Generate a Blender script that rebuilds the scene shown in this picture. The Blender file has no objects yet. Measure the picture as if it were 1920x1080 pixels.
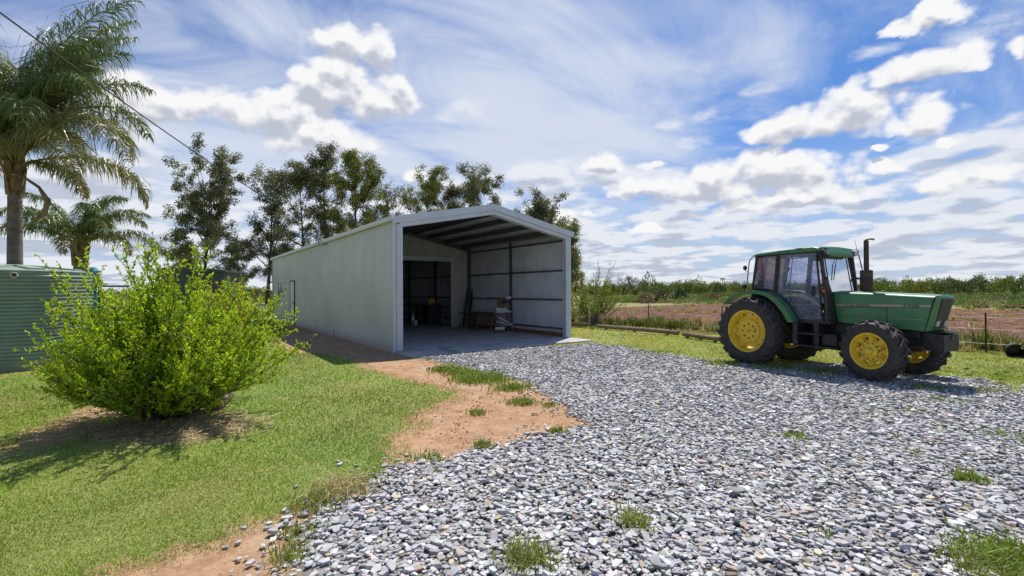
import bpy, bmesh, math, random
import numpy as np
from mathutils import Vector, Matrix
R = math.radians
rng = np.random.default_rng(7); random.seed(7)
sc = bpy.context.scene
COL = sc.collection

# ---------------------------------------------------------------- camera
FPX, PITCH, ROLL, CAMH = 903.57, .005, .0047, 1.6
cam_d = bpy.data.cameras.new('camera'); cam_d.lens = FPX * 36 / 1920; cam_d.sensor_width = 36
cam_d.clip_start = .05; cam_d.clip_end = 3000
cam = bpy.data.objects.new('camera', cam_d); COL.objects.link(cam); sc.camera = cam
fw = Vector((0, math.cos(PITCH), math.sin(PITCH))); up0 = Vector((0, -math.sin(PITCH), math.cos(PITCH)))
cx_ = Vector((1, 0, 0)) * math.cos(ROLL) + up0 * (-math.sin(ROLL))
cy_ = Vector((1, 0, 0)) * math.sin(ROLL) + up0 * math.cos(ROLL)
cam.matrix_world = Matrix(((cx_.x, cy_.x, -fw.x, 0), (cx_.y, cy_.y, -fw.y, 0), (cx_.z, cy_.z, -fw.z, CAMH), (0, 0, 0, 1)))
sc.view_settings.view_transform = 'Standard'; sc.view_settings.look = 'None'
sc.view_settings.exposure = 0.12; sc.view_settings.gamma = 1.0
sc.cycles.max_bounces = 8; sc.cycles.transparent_max_bounces = 12
GZ = -.05

def ray(px, py):
    "world direction of a pixel of the 1920x1080 photograph (used to read positions off it)"
    u, v = px - 960, py - 540
    d = cx_ * (u / FPX) - cy_ * (v / FPX) + fw
    return d
def G(px, py, z=GZ):
    d = ray(px, py); k = (z - CAMH) / d.z
    return (d.x * k, d.y * k)
def azel(px, py):
    d = ray(px, py).normalized()
    return math.atan2(d.x, d.y), math.asin(d.z)

# ---------------------------------------------------------------- node helpers
class S:
    "a shader socket with arithmetic"
    def __init__(s, nt, k): s.nt, s.k = nt, k
    def m(s, op, *a, clamp=False):
        n = s.nt.nodes.new('ShaderNodeMath'); n.operation = op; n.use_clamp = clamp
        for i, v in enumerate((s,) + a):
            if isinstance(v, S): s.nt.links.new(v.k, n.inputs[i])
            else: n.inputs[i].default_value = v
        return S(s.nt, n.outputs[0])
    def __add__(s, o): return s.m('ADD', o)
    __radd__ = __add__
    def __sub__(s, o): return s.m('SUBTRACT', o)
    def __rsub__(s, o): return (s * -1) + o
    def __mul__(s, o): return s.m('MULTIPLY', o)
    __rmul__ = __mul__
    def __truediv__(s, o): return s.m('DIVIDE', o)
    def max(s, o): return s.m('MAXIMUM', o)
    def min(s, o): return s.m('MINIMUM', o)
    def sat(s): return s.m('ADD', 0.0, clamp=True)
    def pw(s, e): return s.m('POWER', e)
    def step(s, a, b):
        n = s.nt.nodes.new('ShaderNodeMapRange'); n.interpolation_type = 'SMOOTHSTEP'
        s.nt.links.new(s.k, n.inputs[0]); n.inputs[1].default_value = a; n.inputs[2].default_value = b
        return S(s.nt, n.outputs[0])
def vec(nt, x, y, z):
    n = nt.nodes.new('ShaderNodeCombineXYZ')
    for i, v in enumerate((x, y, z)):
        if isinstance(v, S): nt.links.new(v.k, n.inputs[i])
        else: n.inputs[i].default_value = v
    return S(nt, n.outputs[0])
def noise(nt, v, scale, detail=4, rough=.55, dist=0.0, out=0):
    n = nt.nodes.new('ShaderNodeTexNoise'); n.inputs['Scale'].default_value = scale
    n.inputs['Detail'].default_value = detail; n.inputs['Roughness'].default_value = rough
    n.inputs['Distortion'].default_value = dist
    if v is not None: nt.links.new(v.k, n.inputs['Vector'])
    return S(nt, n.outputs[out])
def mixc(nt, f, a, b, blend='MIX'):
    n = nt.nodes.new('ShaderNodeMix'); n.data_type = 'RGBA'; n.blend_type = blend
    for i, v in ((0, f), (6, a), (7, b)):
        if isinstance(v, S): nt.links.new(v.k, n.inputs[i])
        elif i == 0: n.inputs[i].default_value = v
        else: n.inputs[i].default_value = (*v, 1)
    return S(nt, n.outputs[2])

# ---------------------------------------------------------------- world and sun
SUN_EL = R(60.5); sd2 = Vector((.381, .925)).normalized()
sunv = Vector((sd2.x * math.cos(SUN_EL), sd2.y * math.cos(SUN_EL), math.sin(SUN_EL)))
world = bpy.data.worlds.new('World'); sc.world = world; world.use_nodes = True
wt = world.node_tree; wt.nodes.clear()
sky = wt.nodes.new('ShaderNodeTexSky'); sky.sky_type = 'NISHITA'; sky.sun_disc = False
sky.sun_elevation = SUN_EL; sky.sun_rotation = math.atan2(sd2.x, sd2.y)
sky.air_density = 1.0; sky.dust_density = .6; sky.ozone_density = 2.0
SKY_STR = .095
tc = wt.nodes.new('ShaderNodeTexCoord'); sx = wt.nodes.new('ShaderNodeSeparateXYZ')
wt.links.new(tc.outputs['Generated'], sx.inputs[0])
dx, dy, dz = (S(wt, sx.outputs[i]) for i in range(3))
az = dx.m('ARCTAN2', dy); el = dz.m('ARCSINE')
zc = dz.max(0.0)
plane = vec(wt, dx / (zc + .12), dy / (zc + .12), 0.0)
base = S(wt, sky.outputs[0])
base = mixc(wt, 1.0, base, (SKY_STR, SKY_STR, SKY_STR), 'MULTIPLY')
base = mixc(wt, 1.0, base, (.43, .70, 1.08), 'MULTIPLY')
# high thin cloud: streaks on a flat layer far above
wn = noise(wt, plane, 1.1, 3, .5, .6)
ppx, ppy = dx / (zc + .12), dy / (zc + .12); str_v = vec(wt, (ppx * .84 + ppy * .54) * .62, (ppy * .84 - ppx * .54) * 1.15, 3.7)
ci = noise(wt, str_v, 1.35, 9, .62, 1.1)
ci2 = noise(wt, str_v, .55, 3, .5, .3)
VB = [(900, 70, 330, 110, .30), (1050, 230, 360, 110, .28), (420, 50, 300, 90, .22), (300, 250, 330, 150, .30), (800, 320, 420, 140, .20), (1480, 60, 130, 90, .16), (1850, 260, 220, 160, .18), (60, 120, 120, 80, .10)]
vb = None
for (px, py, rx, ry, k_) in VB:
    a0, e0 = azel(px, py); a1, _ = azel(px + rx, py); _, e1 = azel(px, py - ry)
    uu = (az - a0) * (1 / abs(a1 - a0)) + (wn - .5) * 1.2; vv = (el - e0) * (1 / abs(e1 - e0)) + (ci2 - .5) * 1.5; q_ = (1.0 - (uu * uu + vv * vv) * .55).max(0.0) * k_
    vb = q_ if vb is None else vb + q_
veil = (ci * .85 + ci2 * .40 + wn * .10 + vb * .80).step(.60, 1.03) * .92
# low flat heaps towards the horizon
pl2 = vec(wt, dx / (zc + .13) * 1.1, dy / (zc + .13) * 1.1, 1.3)
pl2s = vec(wt, dx / (zc + .15) * 1.1, dy / (zc + .15) * 1.1, 1.3)
lowband = (0.40 - el).step(0.0, .34)
def vor(v, scale):
    n = wt.nodes.new('ShaderNodeTexVoronoi'); n.feature = 'F1'; n.inputs['Scale'].default_value = scale; n.inputs['Detail'].default_value = 1.0; n.inputs['Roughness'].default_value = .5
    wt.links.new(v.k, n.inputs['Vector']); return 1.0 - S(wt, n.outputs['Distance'])
lo = noise(wt, pl2, 1.5, 7, .6, .2) + (ci2 - .5) * .45 + (vor(pl2, 2.6) - .55) * .30; los = noise(wt, pl2s, 1.5, 5, .6, .2) + (ci2 - .5) * .45 + (vor(pl2s, 2.6) - .55) * .30
lom = (lo + lowband * .34).step(.57, .72) * (0.50 - el).step(0.0, .15)
haze = (0.34 - el).step(0.0, .34) * .80
# heaped clouds, each an ellipse of sky direction broken up by noise
BL = [(655, 98, 74, 34), (706, 92, 36, 34), (690, 185, 74, 50), (615, 178, 58, 42), (738, 172, 26, 36), (650, 135, 60, 30),
      (530, 212, 80, 42), (430, 210, 70, 42), (340, 205, 80, 42), (250, 195, 80, 44), (600, 250, 110, 45),
      (1712, 52, 48, 18), (1775, 24, 62, 22), (1745, 112, 105, 38), (1690, 135, 70, 24), (1800, 124, 58, 22),
      (1555, 222, 140, 42), (1480, 245, 90, 30), (1600, 190, 80, 32), (1725, 212, 78, 32), (1440, 262, 52, 16),
      (1906, 90, 30, 20), (1135, 306, 42, 23), (1226, 308, 32, 12), (1455, 322, 150, 38), (1345, 345, 100, 34), (1225, 357, 80, 20),
      (1560, 330, 100, 30), (1675, 308, 66, 20), (770, 340, 26, 14), (1655, 268, 22, 8), (1800, 250, 26, 12), (1050, 415, 60, 10), (1500, 375, 180, 24), (1800, 345, 120, 26), (1210, 436, 40, 9)]
dvec = vec(wt, dx, dy, dz * 1.3)
wn3 = noise(wt, dvec, 7.0, 6, .6, out=1); wsep = wt.nodes.new('ShaderNodeSeparateXYZ'); wt.links.new(wn3.k, wsep.inputs[0])
azw = az + (S(wt, wsep.outputs[0]) - .5) * .13; elw = el + (S(wt, wsep.outputs[1]) - .5) * .08
SHF = .020; dvs = vec(wt, dx, dy, dz * 1.3 + SHF * 1.3)
def puff(v): return (vor(v, 15.0) - .60) * 1.15 + (vor(v, 38.0) - .60) * .5 + (noise(wt, v, 9.0, 8, .62) - .5) * 1.5
F0 = Fd = None
for (px, py, rx, ry) in BL:
    a0, e0 = azel(px, py); a1, _ = azel(px + rx, py); _, e1 = azel(px, py - ry)
    ia = .79 / abs(a1 - a0); ie = .77 / abs(e1 - e0)
    u = azw.m('MULTIPLY_ADD', ia, -a0 * ia); v0 = elw.m('MULTIPLY_ADD', ie, -e0 * ie); v = v0.max(v0 * -1.3)
    uu = 1.0 - u * u; t = uu - v * v; v1 = v0 + SHF * ie; v1 = v1.max(v1 * -1.3); td = uu - v1 * v1
    F0 = t if F0 is None else F0.m('SMOOTH_MAX', t, .35); Fd = td if Fd is None else Fd.m('SMOOTH_MAX', td, .35)
F0 = F0.max(-3.0); Fd = Fd.max(-3.0)
cm = F0 * 1.25 + puff(dvec) + .34; cms = Fd * 1.25 + puff(dvs) + .34
cmask = cm.step(-.30, .62)
shade = (.80 + (cm - cms) * .40 - cms.step(.1, 1.8) * .32 + (1.0 - cm.step(.0, .8)) * .12).max(.30).min(1.03)
ccol = mixc(wt, shade.step(.45, 1.0), (.48, .51, .59), (.87, .87, .88))
lsh = (1.0 - ((los + lowband * .34).step(.62, .90)) * .34 + (lo - los) * 1.6).max(.5).min(1.0)
lcol = mixc(wt, lsh.step(.5, 1.0), (.46, .50, .60), (.78, .80, .84))
c = mixc(wt, haze, base, (.50, .58, .72))
c = mixc(wt, veil, c, (.64, .69, .80))
c = mixc(wt, lom * .85, c, lcol)
c = mixc(wt, cmask, c, ccol)
world.cycles.sampling_method = 'MANUAL'; world.cycles.sample_map_resolution = 512
bg = wt.nodes.new('ShaderNodeBackground'); bg.inputs[1].default_value = 1.0
wt.links.new(c.k, bg.inputs[0])
wo = wt.nodes.new('ShaderNodeOutputWorld'); wt.links.new(bg.outputs[0], wo.inputs[0])
sl = bpy.data.lights.new('sun', 'SUN'); sl.energy = 5.0; sl.angle = R(.53); sl.color = (1.0, .95, .87)
so = bpy.data.objects.new('sun', sl); COL.objects.link(so); so.rotation_euler = sunv.to_track_quat('Z', 'Y').to_euler()
so.location = (0, 0, 30)

# ---------------------------------------------------------------- materials
def pm(name, c1, c2=None, scale=3.0, rough=.6, metal=0.0, bump=0.0, bscale=40.0, attr=None, transl=0.0, alpha=None, spec=.5, detail=5, coat=0.0, c3=None, s3=1.0, emis=None):
    m = bpy.data.materials.new(name); m.use_nodes = True; nt = m.node_tree
    b = nt.nodes['Principled BSDF']; out = nt.nodes['Material Output']
    t = nt.nodes.new('ShaderNodeTexCoord'); ob = S(nt, t.outputs['Object'])
    col = None
    if c2 is not None:
        f = noise(nt, ob, scale, detail).step(.36, .66); col = mixc(nt, f, c1, c2)
        if c3 is not None: col = mixc(nt, noise(nt, ob, s3, 6, .65).step(.56, .68), col, c3)
    if attr:
        a = nt.nodes.new('ShaderNodeAttribute'); a.attribute_name = attr
        col = mixc(nt, 1.0, col if col is not None else c1, S(nt, a.outputs['Color']), 'MULTIPLY')
    if col is not None: nt.links.new(col.k, b.inputs['Base Color'])
    else: b.inputs['Base Color'].default_value = (*c1, 1)
    b.inputs['Roughness'].default_value = rough; b.inputs['Metallic'].default_value = metal
    b.inputs['Specular IOR Level'].default_value = spec
    b.inputs['Coat Weight'].default_value = coat
    if bump:
        bn = nt.nodes.new('ShaderNodeBump'); bn.inputs['Strength'].default_value = bump; bn.inputs['Distance'].default_value = .02
        nt.links.new(noise(nt, ob, bscale, 6, .6).k, bn.inputs['Height']); nt.links.new(bn.outputs[0], b.inputs['Normal'])
    if transl:
        tr = nt.nodes.new('ShaderNodeBsdfTranslucent'); mx = nt.nodes.new('ShaderNodeMixShader'); mx.inputs[0].default_value = transl
        if col is not None: nt.links.new(mixc(nt, 1.0, col, (1.25, 1.2, .6), 'MULTIPLY').k, tr.inputs[0])
        else: tr.inputs[0].default_value = (*c1, 1)
        nt.links.new(b.outputs[0], mx.inputs[1]); nt.links.new(tr.outputs[0], mx.inputs[2]); nt.links.new(mx.outputs[0], out.inputs[0])
    if emis: b.inputs['Emission Color'].default_value = (*emis, 1); b.inputs['Emission Strength'].default_value = 1
    return m
def glass(name, tint, dirt=.12, scale=30, dcol=(.35, .38, .45)):
    m = bpy.data.materials.new(name); m.use_nodes = True; nt = m.node_tree; nt.nodes.clear()
    out = nt.nodes.new('ShaderNodeOutputMaterial'); tr = nt.nodes.new('ShaderNodeBsdfTransparent'); tr.inputs[0].default_value = (*tint, 1)
    gl = nt.nodes.new('ShaderNodeBsdfGlossy'); gl.inputs['Roughness'].default_value = .03
    fr = nt.nodes.new('ShaderNodeFresnel'); fr.inputs[0].default_value = 1.5
    mx = nt.nodes.new('ShaderNodeMixShader'); nt.links.new(fr.outputs[0], mx.inputs[0])
    nt.links.new(tr.outputs[0], mx.inputs[1]); nt.links.new(gl.outputs[0], mx.inputs[2])
    df = nt.nodes.new('ShaderNodeBsdfDiffuse'); df.inputs[0].default_value = (*dcol, 1)
    t = nt.nodes.new('ShaderNodeTexCoord'); ob = S(nt, t.outputs['Object'])
    mp = nt.nodes.new('ShaderNodeMapping'); mp.inputs['Scale'].default_value = (1, 1, 2.2); nt.links.new(ob.k, mp.inputs[0])
    d = noise(nt, S(nt, mp.outputs[0]), scale, 7, .7, .8).step(.48, .66) * dirt * 1.6 + dirt * .45
    m2 = nt.nodes.new('ShaderNodeMixShader'); nt.links.new(d.k, m2.inputs[0])
    nt.links.new(mx.outputs[0], m2.inputs[1]); nt.links.new(df.outputs[0], m2.inputs[2]); nt.links.new(m2.outputs[0], out.inputs[0])
    return m
M = {}
M['zinc'] = pm('cream_grey_sheet', (.47, .49, .485), (.42, .44, .44), 1.2, .38, .25, spec=.5)
M['zinc_in'] = pm('galvanised_sheet', (.56, .58, .62), (.47, .49, .53), 1.5, .45, .2)
M['zinc_part'] = pm('partition_sheet', (.55, .53, .51), (.48, .465, .45), 1.5, .45, .2)
M['trim'] = pm('white_trim', (.60, .64, .70), (.55, .59, .65), 2, .4, .2)
M['steel'] = pm('galvanised_steel', (.40, .42, .45), (.30, .31, .34), 6, .5, .5)
M['darksteel'] = pm('dull_steel', (.14, .145, .155), (.10, .105, .11), 6, .6, .4)
M['concrete'] = pm('concrete', (.50, .49, .48), (.40, .39, .38), 2.2, .85, bump=.25, bscale=60, c3=(.24, .22, .20), s3=1.1)
M['white'] = pm('white_paint', (.72, .73, .74), (.66, .67, .68), 3, .5)
M['winglass'] = glass('window_glass', (.5, .55, .6), .05)
M['cabglass'] = glass('dirty_cab_glass', (.88, .90, 1.0), .26, 26, (.40, .43, .58))
M['cabglass2'] = glass('cab_glass', (.91, .93, 1.0), .10, 14, (.50, .53, .68))
M['green'] = pm('tractor_green', (.055, .195, .072), (.068, .22, .088), 4, .42, coat=.15, c3=(.12, .18, .11), s3=3.5)
M['yellow'] = pm('wheel_yellow', (.86, .60, .035), (.78, .53, .03), 8, .42, coat=.15, c3=(.32, .20, .04), s3=9)
M['rubber'] = pm('tyre_rubber', (.040, .036, .034), (.062, .055, .050), 9, .78, bump=.3, bscale=60, c3=(.11, .088, .075), s3=7)
M['black'] = pm('black_paint', (.018, .019, .021), (.030, .030, .032), 9, .5, c3=(.07, .06, .05), s3=8)
M['frame'] = pm('dark_cab_frame', (.022, .020, .020), (.045, .036, .030), 10, .5, c3=(.13, .075, .045), s3=9)
M['rust'] = pm('rusty_exhaust', (.095, .055, .040), (.045, .038, .036), 9, .85, c3=(.16, .085, .05), s3=14)
M['stripe'] = pm('silver_stripe', (.40, .37, .26), (.34, .31, .22), 8, .45, .2)
M['stripe_d'] = pm('dark_stripe', (.13, .14, .12), (.10, .11, .10), 8, .5)
M['letter'] = pm('black_lettering', (.02, .02, .018), rough=.5)
M['lamp'] = pm('lamp_glass', (.45, .46, .48), (.30, .31, .34), 40, .15, spec=.8)
M['orange'] = pm('orange_lens', (.75, .16, .02), (.6, .12, .02), 30, .3)
M['red'] = pm('red_paint', (.42, .03, .02), (.34, .03, .02), 9, .45)
M['tank'] = pm('tank_poly', (.22, .295, .225), (.185, .25, .19), 3, .38, c3=(.24, .30, .235), s3=6)
M['tanktop'] = pm('tank_lid_poly', (.30, .38, .29), (.25, .32, .24), 3, .5)
M['pvc'] = pm('pvc_pipe', (.66, .62, .54), (.58, .54, .46), 9, .5)
M['teal'] = pm('teal_tarp', (.02, .16, .18), (.04, .24, .26), 9, .6, bump=.6, bscale=18)
M['dkgreen'] = pm('dark_green_sheet', (.03, .06, .055), (.04, .075, .065), 3, .5)
M['wood'] = pm('weathered_log', (.24, .19, .13), (.16, .12, .085), 8, .9, bump=.6, bscale=30)
M['timber'] = pm('brown_timber', (.22, .12, .045), (.15, .085, .035), 6, .8)
M['woodtop'] = pm('brown_board', (.12, .085, .055), (.09, .062, .04), 6, .7)
M['bark'] = pm('tree_bark', (.11, .085, .07), (.06, .05, .042), 3, .95, bump=.6, bscale=8)
M['palmbark'] = pm('palm_bark', (.20, .17, .145), (.12, .10, .085), 5, .9, bump=.7, bscale=14)
M['husk'] = pm('dry_palm_husk', (.26, .18, .11), (.13, .085, .05), 5, .85, bump=.5, bscale=20)
M['leaf'] = pm('tree_leaf', (1, 1, 1), rough=.5, attr='col', transl=.22)
M['blade'] = pm('grass_blade', (1, 1, 1), rough=.6, attr='col', transl=.30, spec=.3)
M['bushleaf'] = pm('shrub_leaf', (1, 1, 1), rough=.42, attr='col', transl=.50)
M['palmleaf'] = pm('palm_leaflet', (1, 1, 1), rough=.38, attr='col', transl=.22)
M['twig'] = pm('twig', (.12, .085, .055), (.08, .06, .04), 20, .9)
M['greytwig'] = pm('grey_twig', (.17, .155, .14), (.11, .10, .09), 20, .9)
M['plastic'] = pm('black_plastic', (.015, .016, .02), (.03, .03, .035), 8, .35)
M['cable'] = pm('cable_black', (.02, .02, .02), rough=.6)
M['saworange'] = pm('yellow_guard', (.65, .36, .02), (.55, .30, .02), 8, .45)
M['saw'] = pm('saw_body', (.03, .035, .05), (.06, .06, .07), 9, .4)
M['standleg'] = pm('faded_red_paint', (.34, .10, .07), (.26, .08, .06), 9, .6)
M['alu'] = pm('aluminium', (.55, .56, .57), (.46, .47, .48), 9, .35, .8)

# ---------------------------------------------------------------- mesh helpers
def tag(o, label=None, cat=None, group=None, kind=None):
    if label: o['label'] = label
    if cat: o['category'] = cat
    if group: o['group'] = group
    if kind: o['kind'] = kind
    return o
def empty(name, loc, rz=0.0, label=None, cat=None, group=None):
    o = bpy.data.objects.new(name, None); o.empty_display_size = .2; COL.objects.link(o)
    o.location = loc; o.rotation_euler = (0, 0, rz); return tag(o, label, cat, group)
def npmesh(name, V, F, mat, parent=None, cols=None, smooth=False, domain='POINT'):
    V = np.asarray(V, np.float32).reshape(-1, 3); F = np.asarray(F, np.int32)
    me = bpy.data.meshes.new(name); me.vertices.add(len(V)); me.vertices.foreach_set('co', V.ravel())
    n, k = F.shape; me.loops.add(n * k); me.loops.foreach_set('vertex_index', F.ravel())
    me.polygons.add(n); me.polygons.foreach_set('loop_start', np.arange(n, dtype=np.int32) * k)
    me.polygons.foreach_set('use_smooth', np.full(n, bool(smooth)))
    if cols is not None:
        a = me.attributes.new('col', 'FLOAT_COLOR', domain)
        cc = np.ones((len(V) if domain == 'POINT' else n, 4), np.float32); cc[:, :3] = cols; a.data.foreach_set('color', cc.ravel())
    me.update(calc_edges=True); me.materials.append(mat)
    o = bpy.data.objects.new(name, me); COL.objects.link(o)
    if parent: o.parent = parent
    return o
class MB:
    def __init__(s): s.v = []; s.f = []
    def add(s, vs, fs):
        n = len(s.v); s.v += [tuple(v) for v in vs]; s.f += [tuple(i + n for i in f) for f in fs]; return s
    def box(s, x0, x1, y0, y1, z0, z1, M_=None):
        vs = [Vector((x, y, z)) for z in (z0, z1) for y in (y0, y1) for x in (x0, x1)]
        if M_ is not None: vs = [M_ @ v for v in vs]
        return s.add(vs, [(0, 2, 3, 1), (4, 5, 7, 6), (0, 1, 5, 4), (2, 6, 7, 3), (0, 4, 6, 2), (1, 3, 7, 5)])
    def bar(s, a, b, w, h, up=(0, 0, 1)):
        a, b = Vector(a), Vector(b); d = (b - a).normalized(); u = Vector(up)
        if abs(d.dot(u)) > .98: u = Vector((1, 0, 0))
        r = d.cross(u).normalized(); u = r.cross(d)
        vs = [p + r * (sx_ * w / 2) + u * (sz_ * h / 2) for p in (a, b) for sz_ in (-1, 1) for sx_ in (-1, 1)]
        return s.add(vs, [(0, 1, 3, 2), (4, 6, 7, 5), (0, 4, 5, 1), (2, 3, 7, 6), (0, 2, 6, 4), (1, 5, 7, 3)])
    def prism(s, poly, y0, y1, axis='y'):
        n = len(poly); f = {'y': lambda a, b, t: (a, t, b), 'x': lambda a, b, t: (t, a, b), 'z': lambda a, b, t: (a, b, t)}[axis]
        vs = [f(a, b, y0) for a, b in poly] + [f(a, b, y1) for a, b in poly]
        fs = [tuple(range(n)), tuple(range(2 * n - 1, n - 1, -1))] + [(i, i + n, (i + 1) % n + n, (i + 1) % n) for i in range(n)]
        return s.add(vs, fs)
    def tube(s, pts, r, n=8, caps=True):
        pts = [Vector(p) for p in pts]; rs = r if isinstance(r, (list, tuple)) else [r] * len(pts)
        u = None; vs = []
        for i, p in enumerate(pts):
            d = (pts[min(i + 1, len(pts) - 1)] - pts[max(i - 1, 0)])
            d = d.normalized() if d.length > 1e-9 else Vector((0, 0, 1))
            if u is None: u = d.orthogonal().normalized()
            u = (u - d * u.dot(d)).normalized(); w = d.cross(u)
            for k in range(n):
                a = 2 * math.pi * k / n; vs.append(p + (u * math.cos(a) + w * math.sin(a)) * rs[i])
        fs = [(i * n + k, i * n + (k + 1) % n, (i + 1) * n + (k + 1) % n, (i + 1) * n + k) for i in range(len(pts) - 1) for k in range(n)]
        if caps: fs += [tuple(range(n - 1, -1, -1)), tuple(range((len(pts) - 1) * n, len(pts) * n))]
        return s.add(vs, fs)
    def lathe(s, prof, n=48, M_=None, a0=0, a1=2 * math.pi, axis='z'):
        "prof: (radius, height) pairs turned about the axis"
        full = abs(a1 - a0 - 2 * math.pi) < 1e-6; cnt = n if full else n + 1; vs = []
        for k in range(cnt):
            a = a0 + (a1 - a0) * k / n; c, s_ = math.cos(a), math.sin(a)
            for r, h in prof:
                v = Vector((r * c, r * s_, h)) if axis == 'z' else Vector((r * c, h, r * s_))
                vs.append(M_ @ v if M_ is not None else v)
        m = len(prof); fs = []
        for k in range(n):
            k2 = (k + 1) % cnt
            for j in range(m - 1): fs.append((k * m + j, k2 * m + j, k2 * m + j + 1, k * m + j + 1))
        return s.add(vs, fs)
    def build(s, name, mat, parent=None, smooth=False, bevel=0.0, seg=2, angle=35):
        me = bpy.data.meshes.new(name); me.from_pydata(s.v, [], s.f); me.materials.append(mat)
        bm = bmesh.new(); bm.from_mesh(me); bmesh.ops.recalc_face_normals(bm, faces=bm.faces); bm.to_mesh(me); bm.free()
        if smooth:
            me.polygons.foreach_set('use_smooth', [True] * len(me.polygons)); me.set_sharp_from_angle(angle=R(angle))
        o = bpy.data.objects.new(name, me); COL.objects.link(o)
        if parent: o.parent = parent
        if bevel:
            b = o.modifiers.new('bevel', 'BEVEL'); b.width = bevel; b.segments = seg; b.limit_method = 'ANGLE'; b.angle_limit = R(35)
            b.harden_normals = False
        return o
def copy_tree(o, parent=None):
    c_ = o.copy(); COL.objects.link(c_); c_.parent = parent
    for ch in list(o.children): copy_tree(ch, c_)
    return c_
def jit(c, n, amt=.2, hue=.08):
    "n colours scattered around c"
    k = np.exp(rng.normal(0, amt, (n, 1))); h = np.exp(rng.normal(0, hue, (n, 3)))
    return np.clip(np.array(c)[None, :] * k * h, 0, 1)

# ---------------------------------------------------------------- zones of the ground
def W(pts): return np.array([G(*p) for p in pts])
P_gravel = np.vstack([W([(570, 1080), (556, 1040), (566, 985), (600, 945), (662, 912), (742, 884), (790, 868), (850, 864), (905, 848), (1010, 822), (1085, 806), (1108, 795),
    (1085, 778), (1048, 752), (1000, 722), (935, 702), (860, 686), (806, 674), (780, 667)]),
    W([(1112, 645), (1180, 654), (1262, 666), (1345, 680), (1450, 682), (1560, 684), (1650, 690), (1766, 708), (1833, 713), (1920, 738)]),
    [(12.5, 7.3), (14, 3.0), (12, -3), (-1.2, -3)]])
P_dirt = W([(513, 594), (741, 658), (775, 666), (806, 676), (860, 688), (935, 704), (1000, 724), (1060, 752), (1095, 778), (1118, 795), (1085, 812), (1010, 830), (905, 856), (850, 872),
    (745, 880), (741, 868), (752, 845), (742, 815), (796, 797), (778, 782), (820, 762), (862, 746), (866, 735), (806, 720), (740, 705), (686, 690), (655, 672), (615, 664), (588, 662), (560, 664), (528, 648), (514, 634), (545, 620), (520, 606)])
P_dirt2 = np.vstack([W([(190, 1080), (300, 1052), (430, 1012), (485, 988), (560, 955), (600, 936), (640, 928), (620, 970), (600, 1080)]), [(-.9, -2.5), (-3.0, -2.5)]])
P_mulch = W([(130, 790), (250, 760), (400, 765), (470, 790), (455, 815), (380, 835), (270, 842), (150, 825)])
P_bare = W([(20, 832), (110, 790), (210, 745), (325, 750), (310, 790), (170, 800), (80, 840), (10, 850)])
P_bare2 = W([(-60, 700), (0, 700), (90, 693), (140, 688), (190, 672), (170, 662), (60, 690), (-60, 694)])
rail_a, rail_b = np.array([2.2, 24.0]), np.array([15.0, 9.2])
ru = (rail_b - rail_a) / np.linalg.norm(rail_b - rail_a); rn = np.array([-ru[1], ru[0]])  # rn points to the field
def sd(P, Q):
    "signed distance of points Q to polygon P, positive inside"
    Q = np.asarray(Q, float); A = P; B = np.roll(P, -1, 0); best = np.full(len(Q), 1e9); ins = np.zeros(len(Q), bool)
    for a, b in zip(A, B):
        ab = b - a; t = np.clip(((Q - a) @ ab) / (ab @ ab + 1e-12), 0, 1); d = np.linalg.norm(Q - a - t[:, None] * ab, axis=1)
        best = np.minimum(best, d)
        c1 = (a[1] > Q[:, 1]) != (b[1] > Q[:, 1])
        with np.errstate(divide='ignore', invalid='ignore'):
            xx = (b[0] - a[0]) * (Q[:, 1] - a[1]) / (b[1] - a[1] + 1e-12) + a[0]
        ins ^= c1 & (Q[:, 0] < xx)
    return np.where(ins, best, -best)
_ph = rng.uniform(0, 6.28, (24, 2)); _k = rng.normal(0, 1, (24, 2))
def wob(Q, s):
    "smooth pseudo-noise in about -1..1"
    Q = np.asarray(Q); r = 0
    for i in range(12):
        f_ = (1 + i * .45) / s; kk = _k[i] / np.linalg.norm(_k[i]); r = r + np.sin(Q @ kk * f_ + _ph[i, 0] + 1.7 * np.sin(Q @ _k[i + 12] * f_ * .5 + _ph[i, 1])) / (1 + i * .35)
    return r / 3.0
SH_O = np.array([-3.118, 12.845]); YAW = .6113
sa = np.array([math.cos(YAW), math.sin(YAW)]); sb = np.array([-math.sin(YAW), math.cos(YAW)]); SW, SL, SD = 6.18, 19.42, 6.65
P_shed = np.array([SH_O - sb * 1.14, SH_O + sa * SW - sb * 1.14, SH_O + sa * SW + sb * SL, SH_O + sb * SL])
def zones(Q):
    g = sd(P_gravel, Q); d = np.maximum(np.maximum(sd(P_dirt, Q), sd(P_dirt2, Q)), np.maximum(sd(P_bare, Q), sd(P_bare2, Q)))
    m_ = sd(P_mulch, Q); fd = (np.asarray(Q) - rail_a) @ rn
    return g, d, m_, fd

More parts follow.
